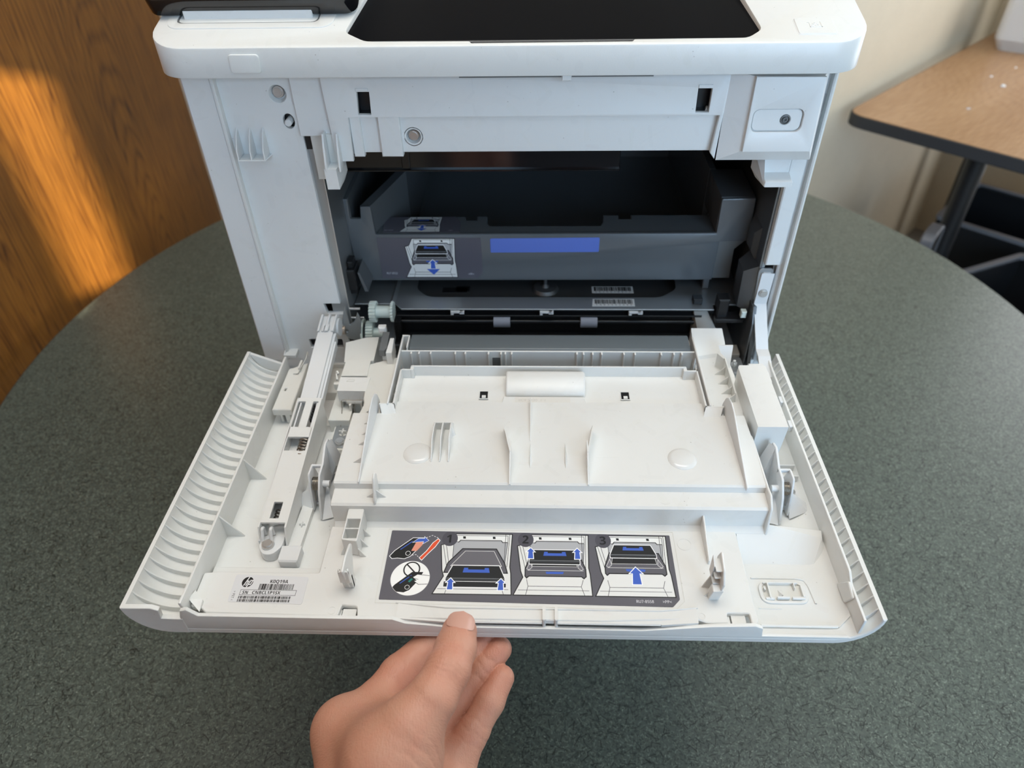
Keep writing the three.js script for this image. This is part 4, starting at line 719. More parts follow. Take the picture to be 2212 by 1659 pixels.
{ // stepped front of the raised inner deck
  mesh('deck', ex('x', [[0.1120, 0.2830], [0.1120, 0.2905], [0.1401, 0.2916], [0.1765, 0.2910], [0.1778, 0.2900], [0.1782, 0.2856], [0.1895, 0.2850], [0.1910, 0.2838], [0.1912, 0.2688], [0.1950, 0.2660], [0.1950, 0.2580], [0.1860, 0.2580], [0.1860, 0.2800], [0.1740, 0.2830]], -0.1085, 0.1668, { bev: 0.0005 }), M.doorIn, door);
  mesh('deck_ramp', [hull([[0.1485, 0.2688, 0.1900], [0.1692, 0.2688, 0.1900], [0.1485, DF, 0.2107], [0.1945, DF, 0.2108], [0.1485, DF, 0.1900], [0.2036, DF, 0.1990], [0.1692, 0.2640, 0.1965], [0.2020, 0.2640, 0.1960], [0.2036, DF, 0.2050], [0.2036, 0.2635, 0.1900], [0.1692, 0.2640, 0.1900]])], M.doorIn, door);
  mesh('deck_end_wall', ex('x', soften([[0.1318, 0.2800], [0.1318, 0.2910], [0.1413, 0.2915], [0.1794, 0.2915], [0.1860, 0.2925], [0.1925, 0.2870], [0.1955, 0.2700], [0.1955, 0.2570], [0.1318, 0.2570]], 0.001, 2), 0.1660, 0.1675, { bev: 0.0004 }), M.doorIn, door);
  mesh('plate_wall', [ex('x', [[0.1900, 0.2790], [0.1900, 0.2640], [0.2190, 0.2640], [0.2190, 0.2700]], 0.1260, 0.1272, { bev: 0.0004 })], M.doorIn, door);
  // three ejector marks on the step
  for (const [x, z] of [[-0.0112, 0.1828], [0.0374, 0.1833], [0.1028, 0.1840]]) {
    const o = [ex('y', circle(x, z, 0.0042, 28, 0.0040), DS - 0.0005, DS + 0.00022, { bev: 0, holes: [circle(x, z, 0.0039, 28, 0.0037)] })];
    for (let k = -3; k <= 3; k++) { const w = Math.sqrt(Math.max(0, 0.0037 ** 2 - (k * 0.001) ** 2)); const g = box(-w, w, DS - 0.0005, DS + 0.0002, k * 0.001 - 0.0001, k * 0.001 + 0.0001, 0); g.rotateY(0.5); g.translate(x, 0, z); o.push(g); }
    mesh('ejector_mark', o, M.doorIn, door);
  }
  // sunk bin behind the deck
  mesh('bin_floor', ex('x', [[0.0655, 0.2840], [0.0655, 0.2872], [0.0730, 0.2868], [0.0880, 0.2872], [0.0935, 0.2858], [0.0960, 0.2860], [0.0985, 0.2895], [0.1125, 0.2905], [0.1125, 0.2830]], -0.0795, 0.1400, { bev: 0.0003 }), M.doorIn, door);
  const wall = (pts, y0, y1, t) => pts.slice(0, -1).map((p, i) => { const q = pts[i + 1], dx = q[0] - p[0], dz = q[1] - p[1], L = Math.hypot(dx, dz), nx = -dz / L * t / 2, nz = dx / L * t / 2, ux = dx / L * t / 2, uz = dz / L * t / 2; return ex('y', [[p[0] - ux + nx, p[1] - uz + nz], [q[0] + ux + nx, q[1] + uz + nz], [q[0] + ux - nx, q[1] + uz - nz], [p[0] - ux - nx, p[1] - uz - nz]], y0, y1, { bev: 0.0003 }); });
  mesh('bin_wall', [...wall([[-0.0720, 0.0655], [0.1320, 0.0655]], 0.283, 0.2962, 0.0014), ...wall([[-0.0720, 0.0655], [-0.0720, 0.0685], [-0.0800, 0.0685], [-0.0800, 0.1068], [-0.0895, 0.1068]], 0.283, 0.2952, 0.0014), box(-0.0730, -0.0706, 0.283, 0.2955, 0.0646, 0.0694, 0.0003), box(0.1306, 0.1330, 0.283, 0.2955, 0.0646, 0.0694, 0.0003), ...wall([[0.1320, 0.0655], [0.1320, 0.0685], [0.1403, 0.0685], [0.1403, 0.1077], [0.1520, 0.1077]], 0.283, 0.2952, 0.0014)], M.doorIn, door);
  mesh('bin_corner', hull([[-0.0895, 0.2950, 0.1075], [-0.0795, 0.2950, 0.1075], [-0.0878, 0.2905, 0.1130], [-0.0778, 0.2905, 0.1120], [-0.0895, 0.288, 0.1075], [-0.0795, 0.288, 0.1075]]), M.doorIn, door);
  mesh('bin_corner', hull([[0.1398, 0.2950, 0.1082], [0.1518, 0.2950, 0.1082], [0.1380, 0.2905, 0.1137], [0.1497, 0.2905, 0.1140], [0.1398, 0.288, 0.1082], [0.1518, 0.288, 0.1082]]), M.doorIn, door);
  // rounded pad; the embossed part number in front has its shade painted as darker letters
  mesh('pad', (() => { const g = ex('x', soften([[0.0680, 0.2870], [0.0690, 0.2945], [0.0720, 0.2962], [0.0780, 0.2960], [0.0850, 0.2935], [0.0895, 0.2905], [0.0905, 0.2860]], 0.003, 4), -0.0010, 0.0572, { bev: 0.0015, seg: 3 }); return g; })(), M.doorIn, door);
  mesh('number_shelf', ex('y', [[-0.0025, 0.0915], [0.0560, 0.0915], [0.0575, 0.0995], [-0.0035, 0.0995]], 0.2860, 0.2892, { bev: 0.0006 }), M.doorIn, door);
  sticker('painted_number', 'y', [[0.0060, 0.0925], [0.0460, 0.0925], [0.0460, 0.0985], [0.0060, 0.0985]], 0.2890, 0.28935, canvasTex(640, 96, (g, W, H) => { g.fillStyle = 'rgb(226,223,216)'; g.fillRect(0, 0, W, H); g.translate(W, 0); g.scale(-1, 1); g.fillStyle = 'rgb(203,200,192)'; g.font = '52px sans-serif'; g.translate(W, H); g.rotate(Math.PI); g.scale(1, 1); g.textAlign = 'left'; g.fillText('RC4-7330  1-1', 40, 62); }), [0.0060, 0.0460, 0.0925, 0.0985], door, 0.4);
  for (const x of [-0.0170, 0.0862]) {
    mesh('square_hole', ex('y', [[x - 0.0034, 0.0838], [x + 0.0034, 0.0838], [x + 0.0034, 0.0925], [x - 0.0034, 0.0925]], 0.2866, 0.2876, { bev: 0.0002, holes: [[[x - 0.0029, 0.0844], [x + 0.0029, 0.0844], [x + 0.0029, 0.0920], [x - 0.0029, 0.0920]]] }), M.doorIn, door);
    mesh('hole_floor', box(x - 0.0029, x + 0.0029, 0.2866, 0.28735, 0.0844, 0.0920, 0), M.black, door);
    mesh('hole_peg', [box(x - 0.0013, x + 0.0016, 0.2868, 0.2878, 0.0888, 0.0917, 0.0002)], M.doorIn, door);
  }
  // round feet
  for (const [x, z] of [[-0.0572, 0.1520], [0.1170, 0.1548]]) mesh('round_pad', place(lathe([[0, 0.0016], [0.0065, 0.0016], [0.0082, 0.0011], [0.0094, 0.0001], [0.0096, -0.0008]], 40), [x, DP + 0.0004, z]), std(0.78, 0.77, 0.74, 0.12), door, 'glossy round pad');
  // upright fins on the deck
  const sideL = [[0.0995, 0.288], [0.1005, 0.2940], [0.1040, 0.3015], [0.1085, 0.3060], [0.1150, 0.3078], [0.1250, 0.3075], [0.1464, 0.3011], [0.1640, 0.2965], [0.1785, 0.2925], [0.1785, 0.2895]];
  mesh('side_fin', ex('x', sideL, -0.0922, -0.0912, { bev: 0.0003 }), M.pom, door);
  mesh('side_fin', ex('x', sideL.map(([z, y]) => [z + 0.002, y]), 0.1530, 0.1540, { bev: 0.0003 }), M.pom, door);
  for (const [z, h] of [[0.1105, 0.0045], [0.1235, 0.0048], [0.1345, 0.005], [0.1445, 0.0060], [0.1605, 0.0058]]) mesh('gusset', ex('z', [[-0.0918, DP + h], [-0.0918, DP - 0.001], [-0.0918 - 0.0072 - h * 0.2, DP - 0.001]], z - 0.0004, z + 0.0004, { bev: 0.0002 }), M.doorIn, door);
  for (const x of [-0.0475, -0.0418, -0.0362]) mesh('guide_fin', ex('x', [[0.1215, 0.2905], [0.1290, 0.2985], [0.1330, 0.3000], [0.1456, 0.3010], [0.1594, 0.2920], [0.1594, 0.2905]], x - 0.0005, x + 0.0005, { bev: 0.0003 }), M.doorIn, door);
  mesh('guide_web', [box(-0.0475, -0.0362, 0.2905, 0.2978, 0.1280, 0.1288), hull([[-0.0362, 0.2995, 0.1295], [-0.0362, 0.2995, 0.1335], [-0.0362, 0.2905, 0.1295], [-0.0330, 0.2905, 0.1345], [-0.0362, 0.2905, 0.1375]])], M.doorIn, door);
  const flare = (x, s) => [hull([[x, 0.2905, 0.1785], [x, 0.2920, 0.1785], [x, 0.3030, 0.1600], [x, 0.2905, 0.1500], [x, 0.3030, 0.1500], [x + 0.0009, 0.2905, 0.1785], [x + 0.0009, 0.2920, 0.1785], [x + 0.0009, 0.3030, 0.1600], [x + 0.0009, 0.2905, 0.1500], [x + 0.0009, 0.3030, 0.1500]]),
    hull([[x, 0.2905, 0.1505], [x, 0.3030, 0.1605], [x + s * 0.0045, 0.2905, 0.1275], [x + s * 0.0050, 0.3025, 0.1345], [x + 0.0009, 0.2905, 0.1505], [x + 0.0009, 0.3030, 0.1605], [x + s * 0.0045 + 0.0009, 0.2905, 0.1275], [x + s * 0.0050 + 0.0009, 0.3025, 0.1345]])];
  mesh('flared_fin', flare(0.0044, -1), M.doorIn, door); mesh('flared_fin', flare(0.0542, 1), M.doorIn, door);
  mesh('centre_fin', ex('x', [[0.0985, 0.2880], [0.0985, 0.2945], [0.1040, 0.2955], [0.1398, 0.2918], [0.1398, 0.2900]], 0.0171, 0.0180, { bev: 0.0003 }), M.doorIn, door);
  for (const x of [0.0176, 0.0408]) mesh('low_fin', hull([[x, 0.2945, 0.1520], [x, 0.2915, 0.1645], [x, 0.2915, 0.1405], [x - 0.0010, 0.2908, 0.1600], [x + 0.0016, 0.2908, 0.1600], [x + 0.0002, 0.2905, 0.1400]]), M.doorIn, door);
  // clip standing on the step
  mesh('step_clip', [ex('x', soften([[0.1780, 0.2845], [0.1765, 0.2990], [0.1800, 0.3025], [0.1835, 0.3015], [0.1905, 0.2870], [0.1905, 0.2845]], 0.0008, 2), -0.0808, -0.0793, { bev: 0.0004 }), ex('z', [[-0.0868, 0.2848], [-0.0800, 0.2848], [-0.0800, 0.2905]], 0.1842, 0.1850, { bev: 0.0002 }), ex('z', [[-0.0800, 0.2930], [-0.0800, 0.2848], [-0.0732, 0.2848]], 0.1842, 0.1850, { bev: 0.0002 })], M.doorIn, door);
  // three-cell bracket and finger
  const cell = (z0, z1) => [[-0.0962, z0], [-0.0880, z0], [-0.0880, z1], [-0.0962, z1]];
  mesh('cell_bracket', [ex('y', soften([[-0.0972, 0.1905], [-0.0872, 0.1905], [-0.0872, 0.2162], [-0.0972, 0.2148]], 0.0015, 3), 0.2665, 0.2810, { bev: 0.0003, holes: [cell(0.1912, 0.1978), cell(0.1988, 0.2058), cell(0.2068, 0.2138)] }), box(-0.097, -0.0874, 0.266, 0.2722, 0.191, 0.2145, 0)], M.doorIn, door);
  for (const z of [0.2010, 0.2090, 0.2165]) mesh('gusset', ex('z', [[-0.0873, 0.2745], [-0.0873, 0.2664], [-0.0833, 0.2664]], z - 0.0004, z + 0.0004, { bev: 0.0002 }), M.doorIn, door);
  mesh('gusset', ex('z', [[-0.0970, 0.2725], [-0.0970, 0.2664], [-0.0995, 0.2664]], 0.2150, 0.2158, { bev: 0.0002 }), M.doorIn, door);
  mesh('finger', [ex('x', soften([[0.2395, 0.2664], [0.2450, 0.2905], [0.2350, 0.2915], [0.2235, 0.2885], [0.2215, 0.2860], [0.2310, 0.2664]], 0.0012, 3), -0.0895, -0.0882, { bev: 0.0004 }), box(-0.0925, -0.0863, 0.2664, 0.2780, 0.2370, 0.2392), box(-0.0925, -0.0863, 0.2760, 0.2870, 0.2410, 0.2425), ex('x', [[0.2330, 0.2664], [0.2392, 0.2664], [0.2425, 0.2870], [0.2400, 0.2870]], -0.0925, -0.0915, { bev: 0.0003 }), ex('x', [[0.2330, 0.2664], [0.2392, 0.2664], [0.2425, 0.2870], [0.2400, 0.2870]], -0.0873, -0.0863, { bev: 0.0003 })], M.doorIn, door);
  mesh('finger', [ex('x', soften([[0.2435, 0.2664], [0.2480, 0.2870], [0.2430, 0.2940], [0.2323, 0.2975], [0.2290, 0.2890], [0.2370, 0.2664]], 0.0010, 3), 0.1262, 0.1275, { bev: 0.0004 }), ex('x', [[0.2380, 0.2664], [0.2435, 0.2664], [0.2470, 0.2800], [0.2420, 0.2810]], 0.1220, 0.1282, { bev: 0.0004 }), box(0.1222, 0.1270, 0.2815, 0.2823, 0.2330, 0.2430, 0.0002), box(0.1226, 0.1270, 0.2865, 0.2873, 0.2330, 0.2430, 0.0002), box(0.1228, 0.1270, 0.2915, 0.2923, 0.2330, 0.2420, 0.0002), ex('x', [[0.2330, 0.2815], [0.2380, 0.2815], [0.2390, 0.2925], [0.2330, 0.2955]], 0.1220, 0.1228, { bev: 0.0002 })], M.doorIn, door);
  mesh('gusset', [ex('z', [[0.1265, 0.2890], [0.1265, 0.2664], [0.1195, 0.2664]], 0.2345, 0.2352, { bev: 0.0002 }), ex('z', [[0.1222, 0.2720], [0.1222, 0.2664], [0.1200, 0.2664]], 0.2405, 0.2412, { bev: 0.0002 })], M.doorIn, door);
}
{ // rear of the door: grey flap, ribbed wall, frame sides
  mesh('grey_flap', ex('x', soften([[0.0252, 0.2935], [0.0252, 0.2955], [0.0275, 0.2962], [0.0420, 0.2950], [0.0436, 0.2935], [0.0436, 0.2925]], 0.0006, 2), -0.0778, 0.1400, { bev: 0.0010, seg: 2 }), M.flap, door, 'dark grey flap');
  mesh('rear_wall', [box(-0.0838, 0.1432, 0.2640, 0.2945, 0.0440, 0.0455, 0.0004)], M.doorIn, door);
  for (const px of [225, 275, 350, 508, 572, 720, 800, 828, 868, 1283, 1325, 1383, 1440, 1580, 1650, 1815, 1895, 1945]) { const x = -0.0778 + (px - 205) / 1800 * 0.2178; mesh('rear_rib', box(x - 0.0006, x + 0.0006, 0.2640, 0.2942, 0.0454, 0.0485, 0.0004), M.doorIn, door); }
  mesh('rear_recess', [box(-0.0128, -0.0055, 0.2720, 0.2885, 0.0456, 0.0458, 0), box(0.002, 0.050, 0.2650, 0.2790, 0.0456, 0.0458, 0)], M.grey, door);
  mesh('well_floor', box(-0.0835, 0.1425, 0.2640, 0.2655, 0.0455, 0.0655, 0), M.grey, door);
  const side = [[0.0285, 0.2970], [0.0480, 0.2970], [0.1080, 0.2965], [0.1080, 0.2640], [0.0285, 0.2640]], arch = [[0.050, 0.2940], [0.060, 0.2900], [0.066, 0.2800], [0.066, 0.2660], [0.050, 0.2660]];
  mesh('frame_side', [ex('x', soften(side, 0.001, 2), -0.0846, -0.0832, { bev: 0.0004, holes: [arch] }), box(-0.0846, -0.0795, 0.2860, 0.2970, 0.0275, 0.0290), box(-0.0795, -0.0785, 0.2860, 0.2968, 0.0275, 0.0440)], M.doorIn, door);
  mesh('frame_side', [ex('x', soften(side, 0.001, 2), 0.1424, 0.1438, { bev: 0.0004, holes: [arch] })], M.doorIn, door);
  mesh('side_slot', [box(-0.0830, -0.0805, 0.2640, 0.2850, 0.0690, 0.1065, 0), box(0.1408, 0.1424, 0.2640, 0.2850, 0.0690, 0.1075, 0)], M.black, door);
  for (const z of [0.078, 0.088, 0.098]) mesh('slot_web', [box(-0.0832, -0.0800, 0.2790, 0.2880, z, z + 0.001, 0.0002), box(0.1405, 0.1424, 0.2790, 0.2880, z - 0.008, z - 0.007, 0.0002)], M.doorIn, door);
  // deck beside the frame
  mesh('side_deck', ex('y', [[-0.1090, 0.0500], [-0.0846, 0.0400], [-0.0846, 0.1120], [-0.1000, 0.1120], [-0.1060, 0.0900]], 0.2800, 0.2850, { bev: 0.0006 }), M.cream, door);
  mesh('side_deck', [ex('y', [[0.1438, 0.0150], [0.1706, 0.0150], [0.1709, 0.0340], [0.1720, 0.0600], [0.1690, 0.1150], [0.1438, 0.1120]], 0.2790, 0.2835, { bev: 0.0006 }), hull([[0.1445, 0.2950, 0.0150], [0.1690, 0.2950, 0.0150], [0.1445, 0.2860, 0.0400], [0.1705, 0.2860, 0.0340], [0.1445, 0.2830, 0.0150], [0.1706, 0.2830, 0.0150], [0.1445, 0.2830, 0.0420], [0.1709, 0.2830, 0.036]])], M.doorIn, door);
  // leaning guide with gussets on the right
  mesh('guide_wall', [hull([[0.1590, 0.2955, 0.0480], [0.1600, 0.2965, 0.0460], [0.1640, 0.2960, 0.0540], [0.1625, 0.2955, 0.0545], [0.1600, 0.2830, 0.0500], [0.1650, 0.2830, 0.0560], [0.1588, 0.2830, 0.049]]), hull([[0.1632, 0.2960, 0.0540], [0.1640, 0.2960, 0.0540], [0.1645, 0.2920, 0.0900], [0.1652, 0.2920, 0.0900], [0.1650, 0.2830, 0.0540], [0.1660, 0.2830, 0.0900], [0.1640, 0.2830, 0.0540], [0.1650, 0.2830, 0.0900]])], M.cream, door);
  for (const [z, x] of [[0.0590, 0.1638], [0.0700, 0.1642], [0.0810, 0.1646], [0.0900, 0.1648]]) mesh('gusset', ex('z', [[x, 0.2915], [x, 0.2832], [x - 0.0072, 0.2832]], z - 0.0004, z + 0.0004, { bev: 0.0002 }), M.cream, door);
  mesh('rear_tab', hull([[0.1610, 0.2975, 0.0400], [0.1720, 0.2975, 0.0400], [0.1610, 0.2975, 0.0412], [0.1720, 0.2975, 0.0412], [0.1668, 0.2830, 0.0500], [0.1698, 0.2830, 0.0500], [0.1668, 0.2830, 0.0512], [0.1698, 0.2830, 0.0512]]), M.pom, door);
  mesh('beam', [drop([[-0.1010, 0.2880, 0.0880], [-0.0950, 0.2880, 0.0900], [-0.1020, 0.2880, 0.1190], [-0.1065, 0.2880, 0.1200]], 0.262)], M.cream, door);
}
{ // left side: switch box, floor bosses, latch housing
  mesh('switch_box', [ex('y', [[-0.1777, 0.0410], [-0.1640, 0.0330], [-0.1631, 0.0889], [-0.1777, 0.0889]], 0.2660, 0.2720, { bev: 0.0006, holes: [[[-0.1742, 0.0640], [-0.1728, 0.0640], [-0.1732, 0.0672], [-0.1746, 0.0672]], [[-0.1755, 0.0852], [-0.1700, 0.0852], [-0.1705, 0.0878], [-0.1762, 0.0878]]] }), box(-0.1775, -0.1635, 0.2660, 0.2668, 0.042, 0.0888, 0), box(-0.1745, -0.1725, 0.256, 0.267, 0.0840, 0.0860), box(-0.170, -0.1660, 0.256, 0.267, 0.0840, 0.0870), box(-0.1765, -0.1650, 0.2560, 0.267, 0.045, 0.070)], M.cream, door);
  mesh('switch_lever', [hull([[-0.1720, 0.2735, 0.0480], [-0.1680, 0.2735, 0.0480], [-0.1672, 0.2735, 0.0380], [-0.1692, 0.2735, 0.0380], [-0.1720, 0.272, 0.0480], [-0.1672, 0.272, 0.0380]]), box(-0.1688, -0.1672, 0.2720, 0.2760, 0.0340, 0.0440), tube([[-0.1668, 0.276, 0.046], [-0.1640, 0.278, 0.036], [-0.1632, 0.281, 0.0295], [-0.1628, 0.278, 0.031]], 0.0003, false, 5)], M.cream, door);
  mesh('hinge_block', [box(-0.1620, -0.1120, DF, 0.2640, 0.0260, 0.0600), box(-0.1500, -0.1300, 0.264, 0.2680, 0.0270, 0.0300), box(-0.1340, -0.1180, 0.256, 0.268, 0.060, 0.096)], M.cream, door);
  // latch housing: three stepped covers
  mesh('latch_housing', [drop([[-0.1322, 0.2865, 0.0245], [-0.1180, 0.2865, 0.0240], [-0.1160, 0.2880, 0.0195], [-0.1060, 0.2880, 0.0190], [-0.1080, 0.2870, 0.0330], [-0.1058, 0.2860, 0.0470], [-0.1290, 0.2850, 0.0480]], 0.262),
    drop([[-0.1272, 0.2865, 0.0475], [-0.1080, 0.2865, 0.0475], [-0.1078, 0.2855, 0.0650], [-0.1278, 0.2855, 0.0652]], 0.262)], M.cream, door);
  mesh('latch_cover', [drop([[-0.1278, 0.2860, 0.0672], [-0.1046, 0.2860, 0.0674], [-0.1058, 0.2850, 0.0822], [-0.1275, 0.2850, 0.0820]], 0.2740)], M.doorIn, door);
  mesh('latch_mark', ex('y', [[-0.1215, 0.0700], [-0.1160, 0.0700], [-0.1165, 0.0722], [-0.1222, 0.0722]], 0.284, 0.2860, { bev: 0.0001, holes: [[[-0.1211, 0.0703], [-0.1164, 0.0703], [-0.1169, 0.0719], [-0.1218, 0.0719]]] }), M.cream, door);
  mesh('latch_frame', [box(-0.1272, -0.1255, 0.2570, 0.2750, 0.0700, 0.0822), box(-0.1205, -0.1192, 0.2570, 0.2790, 0.0780, 0.0822), box(-0.1120, -0.1105, 0.2570, 0.2790, 0.0780, 0.0822), box(-0.1215, -0.1095, 0.2735, 0.2760, 0.0800, 0.0840), box(-0.1195, -0.1180, 0.2560, 0.2740, 0.0820, 0.0860), box(-0.1250, -0.1060, 0.2570, 0.2720, 0.0690, 0.0775), box(-0.1085, -0.1010, 0.257, 0.2745, 0.083, 0.086)], M.cream, door);
  mesh('latch_side', drop([[-0.1040, 0.2850, 0.0480], [-0.0990, 0.2850, 0.0485], [-0.1010, 0.2840, 0.0740], [-0.1045, 0.2840, 0.0745]], 0.272), M.doorIn, door);
  mesh('latch_wire', tube([[-0.1255, 0.2600, 0.1000], [-0.1253, 0.2700, 0.0860], [-0.1250, 0.2770, 0.0836], [-0.1150, 0.2770, 0.0836], [-0.1062, 0.2775, 0.0836], [-0.1055, 0.2795, 0.0820]], 0.00028, false, 6, 40), M.spring, door, 'thin wire spring');
  mesh('latch_hook', [tube([[-0.1310, 0.2820, 0.0660], [-0.1322, 0.2835, 0.0620], [-0.1318, 0.2860, 0.0600], [-0.1305, 0.2850, 0.0625]], 0.0009), box(-0.1330, -0.1290, 0.2760, 0.2820, 0.068, 0.071)], M.cream, door);
  mesh('roller_pad', drop([[-0.1000, 0.2990, 0.0270], [-0.0948, 0.2990, 0.0268], [-0.0945, 0.2965, 0.0440], [-0.0965, 0.2955, 0.0465], [-0.1005, 0.2955, 0.0460]], 0.290), M.grey, door, 'grey rounded pad');
  mesh('roller_holder', [drop([[-0.0935, 0.2975, 0.0330], [-0.0905, 0.2975, 0.0330], [-0.0900, 0.2960, 0.0500], [-0.0945, 0.2960, 0.0500]], 0.284), box(-0.1040, -0.0980, 0.2960, 0.3020, 0.020, 0.0255, 0.001)], M.doorIn, door);
  // steel tab with a screw
  mesh('steel_tab', [ex('y', soften([[-0.1290, 0.0880], [-0.1180, 0.0880], [-0.1180, 0.1185], [-0.1280, 0.1185], [-0.1288, 0.1160]], 0.002, 3), 0.2612, 0.2622, { bev: 0.0003, holes: [circle(-0.1222, 0.1035, 0.0030)] }), box(-0.1290, -0.1190, 0.2622, 0.2655, 0.0870, 0.0882)], M.sheet, door, 'bent steel tab');
  mesh('tab_seat', box(-0.1300, -0.1090, DF, 0.2612, 0.0860, 0.1200, 0.0006), M.cream, door);
  mesh('cross_boss', [box(-0.1226, -0.1218, 0.2612, 0.2645, 0.1008, 0.1062, 0.0002), box(-0.1249, -0.1195, 0.2612, 0.2645, 0.1031, 0.1039, 0.0002)], M.doorIn, door);
  screw(door, [-0.1224, 0.2628, 0.1134], [0, 1, 0.05], 0.0037);
  mesh('floor_bead', [tube([[-0.1380, DF + 0.0006, 0.0900], [-0.1290, DF + 0.0006, 0.0900], [-0.1268, DF + 0.0006, 0.0920], [-0.1255, DF + 0.0006, 0.0990]], 0.0009), tube([[-0.1380, DF + 0.0006, 0.0855], [-0.1290, DF + 0.0006, 0.0855]], 0.0009)], M.doorIn, door);
  mesh('cross_boss', [box(-0.1322, -0.1316, DF, DF + 0.006, 0.1860, 0.1900, 0.0002), box(-0.1339, -0.1299, DF, DF + 0.006, 0.1877, 0.1883, 0.0002)], M.doorIn, door);
  mesh('floor_ramp', [drop([[-0.1350, 0.2600, 0.1560], [-0.1280, 0.2600, 0.1560], [-0.1290, 0.2600, 0.2050], [-0.1375, 0.2600, 0.2050]], DF)], M.doorIn, door);
  mesh('corner_gusset', ex('z', [[-0.1085, 0.2800], [-0.1085, 0.2600], [-0.1180, 0.2600]], 0.1230, 0.1240), M.cream, door);
}
{ // damper link between the frame and the door
  const d = part('door_damper', printer, 'long white damper link lying along the left of the open door');
  const ux = 0; // runs straight back along z, falling from 0.300 to 0.272
  const seg = (x0, x1, za, ya, zb, yb, h) => hull([[x0, ya, za], [x1, ya, za], [x0, yb, zb], [x1, yb, zb], [x0, ya - h, za], [x1, ya - h, za], [x0, yb - h, zb], [x1, yb - h, zb]]);
  mesh('rod', [seg(-0.1534, -0.1412, 0.022, 0.2965, 0.092, 0.2835, 0.009), seg(-0.1395, -0.1380, 0.030, 0.2915, 0.092, 0.2800, 0.006), seg(-0.1412, -0.1394, 0.022, 0.2940, 0.092, 0.2820, 0.008)], M.pom, d);
  mesh('rod_end', [...[-0.1530, -0.1472, -0.1416].map(x => tube([[x, 0.2985, 0.0045], [x, 0.3000, 0.006], [x, 0.2990, 0.014], [x, 0.2972, 0.024]], 0.0010)), seg(-0.1534, -0.1412, 0.005, 0.2985, 0.023, 0.2955, 0.008), tube([[-0.1495, 0.2972, 0.0240], [-0.1497, 0.2980, 0.0175], [-0.1478, 0.2985, 0.0150], [-0.1458, 0.2980, 0.0175], [-0.1458, 0.2972, 0.0240]], 0.0008), rod([-0.1420, 0.2900, 0.008], [-0.1395, 0.2900, 0.008], 0.0075)], M.pom, d);
  const sl = (z) => 0.2850 - (z - 0.09) * (0.0115 / 0.105);
  const top = (x0, x1, z0, z1, t = 0.0016, dy = 0) => hull([[x0, sl(z0) - dy, z0], [x1, sl(z0) - dy, z0], [x0, sl(z1) - dy, z1], [x1, sl(z1) - dy, z1], [x0, sl(z0) - dy - t, z0], [x1, sl(z0) - dy - t, z0], [x0, sl(z1) - dy - t, z1], [x1, sl(z1) - dy - t, z1]]);
  mesh('sleeve', [top(-0.1545, -0.1375, 0.0900, 0.0935), top(-0.1545, -0.1535, 0.0935, 0.1270), top(-0.1480, -0.1425, 0.0935, 0.1180), top(-0.1385, -0.1375, 0.0935, 0.1270), top(-0.1545, -0.1375, 0.1178, 0.1268), top(-0.1545, -0.1533, 0.1268, 0.1390), top(-0.1384, -0.1375, 0.1268, 0.1390),
    top(-0.1545, -0.1375, 0.1390, 0.1810), top(-0.1545, -0.1490, 0.1810, 0.1935), top(-0.1432, -0.1375, 0.1810, 0.1935), top(-0.1545, -0.1375, 0.1935, 0.1965),
    hull([[-0.1550, sl(0.09), 0.09], [-0.1540, sl(0.09), 0.09], [-0.1550, sl(0.2), 0.2], [-0.1540, sl(0.2), 0.2], [-0.1550, sl(0.09) - 0.017, 0.09], [-0.1540, sl(0.09) - 0.017, 0.09], [-0.1550, 0.259, 0.205], [-0.1540, 0.259, 0.205]]),
    hull([[-0.1380, sl(0.09), 0.0905], [-0.1368, sl(0.09), 0.0905], [-0.1380, sl(0.2), 0.2], [-0.1368, sl(0.2), 0.2], [-0.1380, 0.2600, 0.0980], [-0.1368, 0.2600, 0.0980], [-0.1380, 0.2585, 0.2060], [-0.1368, 0.2585, 0.2060], [-0.1380, 0.264, 0.0905], [-0.1368, 0.264, 0.0905]]),
    top(-0.1545, -0.1375, 0.092, 0.200, 0.001, 0.0105)], M.doorIn, d);
  mesh('slot_rail', [top(-0.1522, -0.1512, 0.094, 0.1180, 0.005, 0.001), top(-0.1400, -0.1388, 0.094, 0.1180, 0.005, 0.001)], M.pom, d);
  mesh('rack', Array.from({ length: 6 }, (_, i) => top(-0.1422, -0.1409, 0.0950 + i * 0.0026, 0.0967 + i * 0.0026, 0.003, 0.0012)), M.black, d);
  mesh('coil_spring', spring([-0.1415, sl(0.12) - 0.0045, 0.118], [-0.1415, sl(0.14) - 0.0045, 0.142], 0.0040, 9, 0.00062), M.spring, d, 'coiled steel spring');
  mesh('coil_spring', spring([-0.1450, 0.2690, 0.183], [-0.1450, 0.2680, 0.193], 0.0032, 4, 0.0006), M.darkSpring, d);
  // pivot foot with its screw
  mesh('pivot_foot', [ex('y', soften([[-0.1545, 0.1990], [-0.1392, 0.1990], [-0.1395, 0.2080], [-0.1440, 0.2140], [-0.1500, 0.2140], [-0.1545, 0.2085]], 0.003, 4), 0.2560, 0.2635, { bev: 0.0008, seg: 2 }), ...[-0.1525, -0.1470].map(x => tube([[x, 0.2640, 0.1985], [x, 0.2700, 0.1985], [x, 0.2710, 0.2005], [x, 0.2640, 0.2040]], 0.0012)), box(-0.1395, -0.1270, 0.2560, 0.2630, 0.2060, 0.2185, 0.001), box(-0.1560, -0.1545, 0.2590, 0.2640, 0.198, 0.204)], M.pom, d);
  screw(d, [-0.1483, 0.2642, 0.2070], [0, 1, 0.05], 0.0040);
}
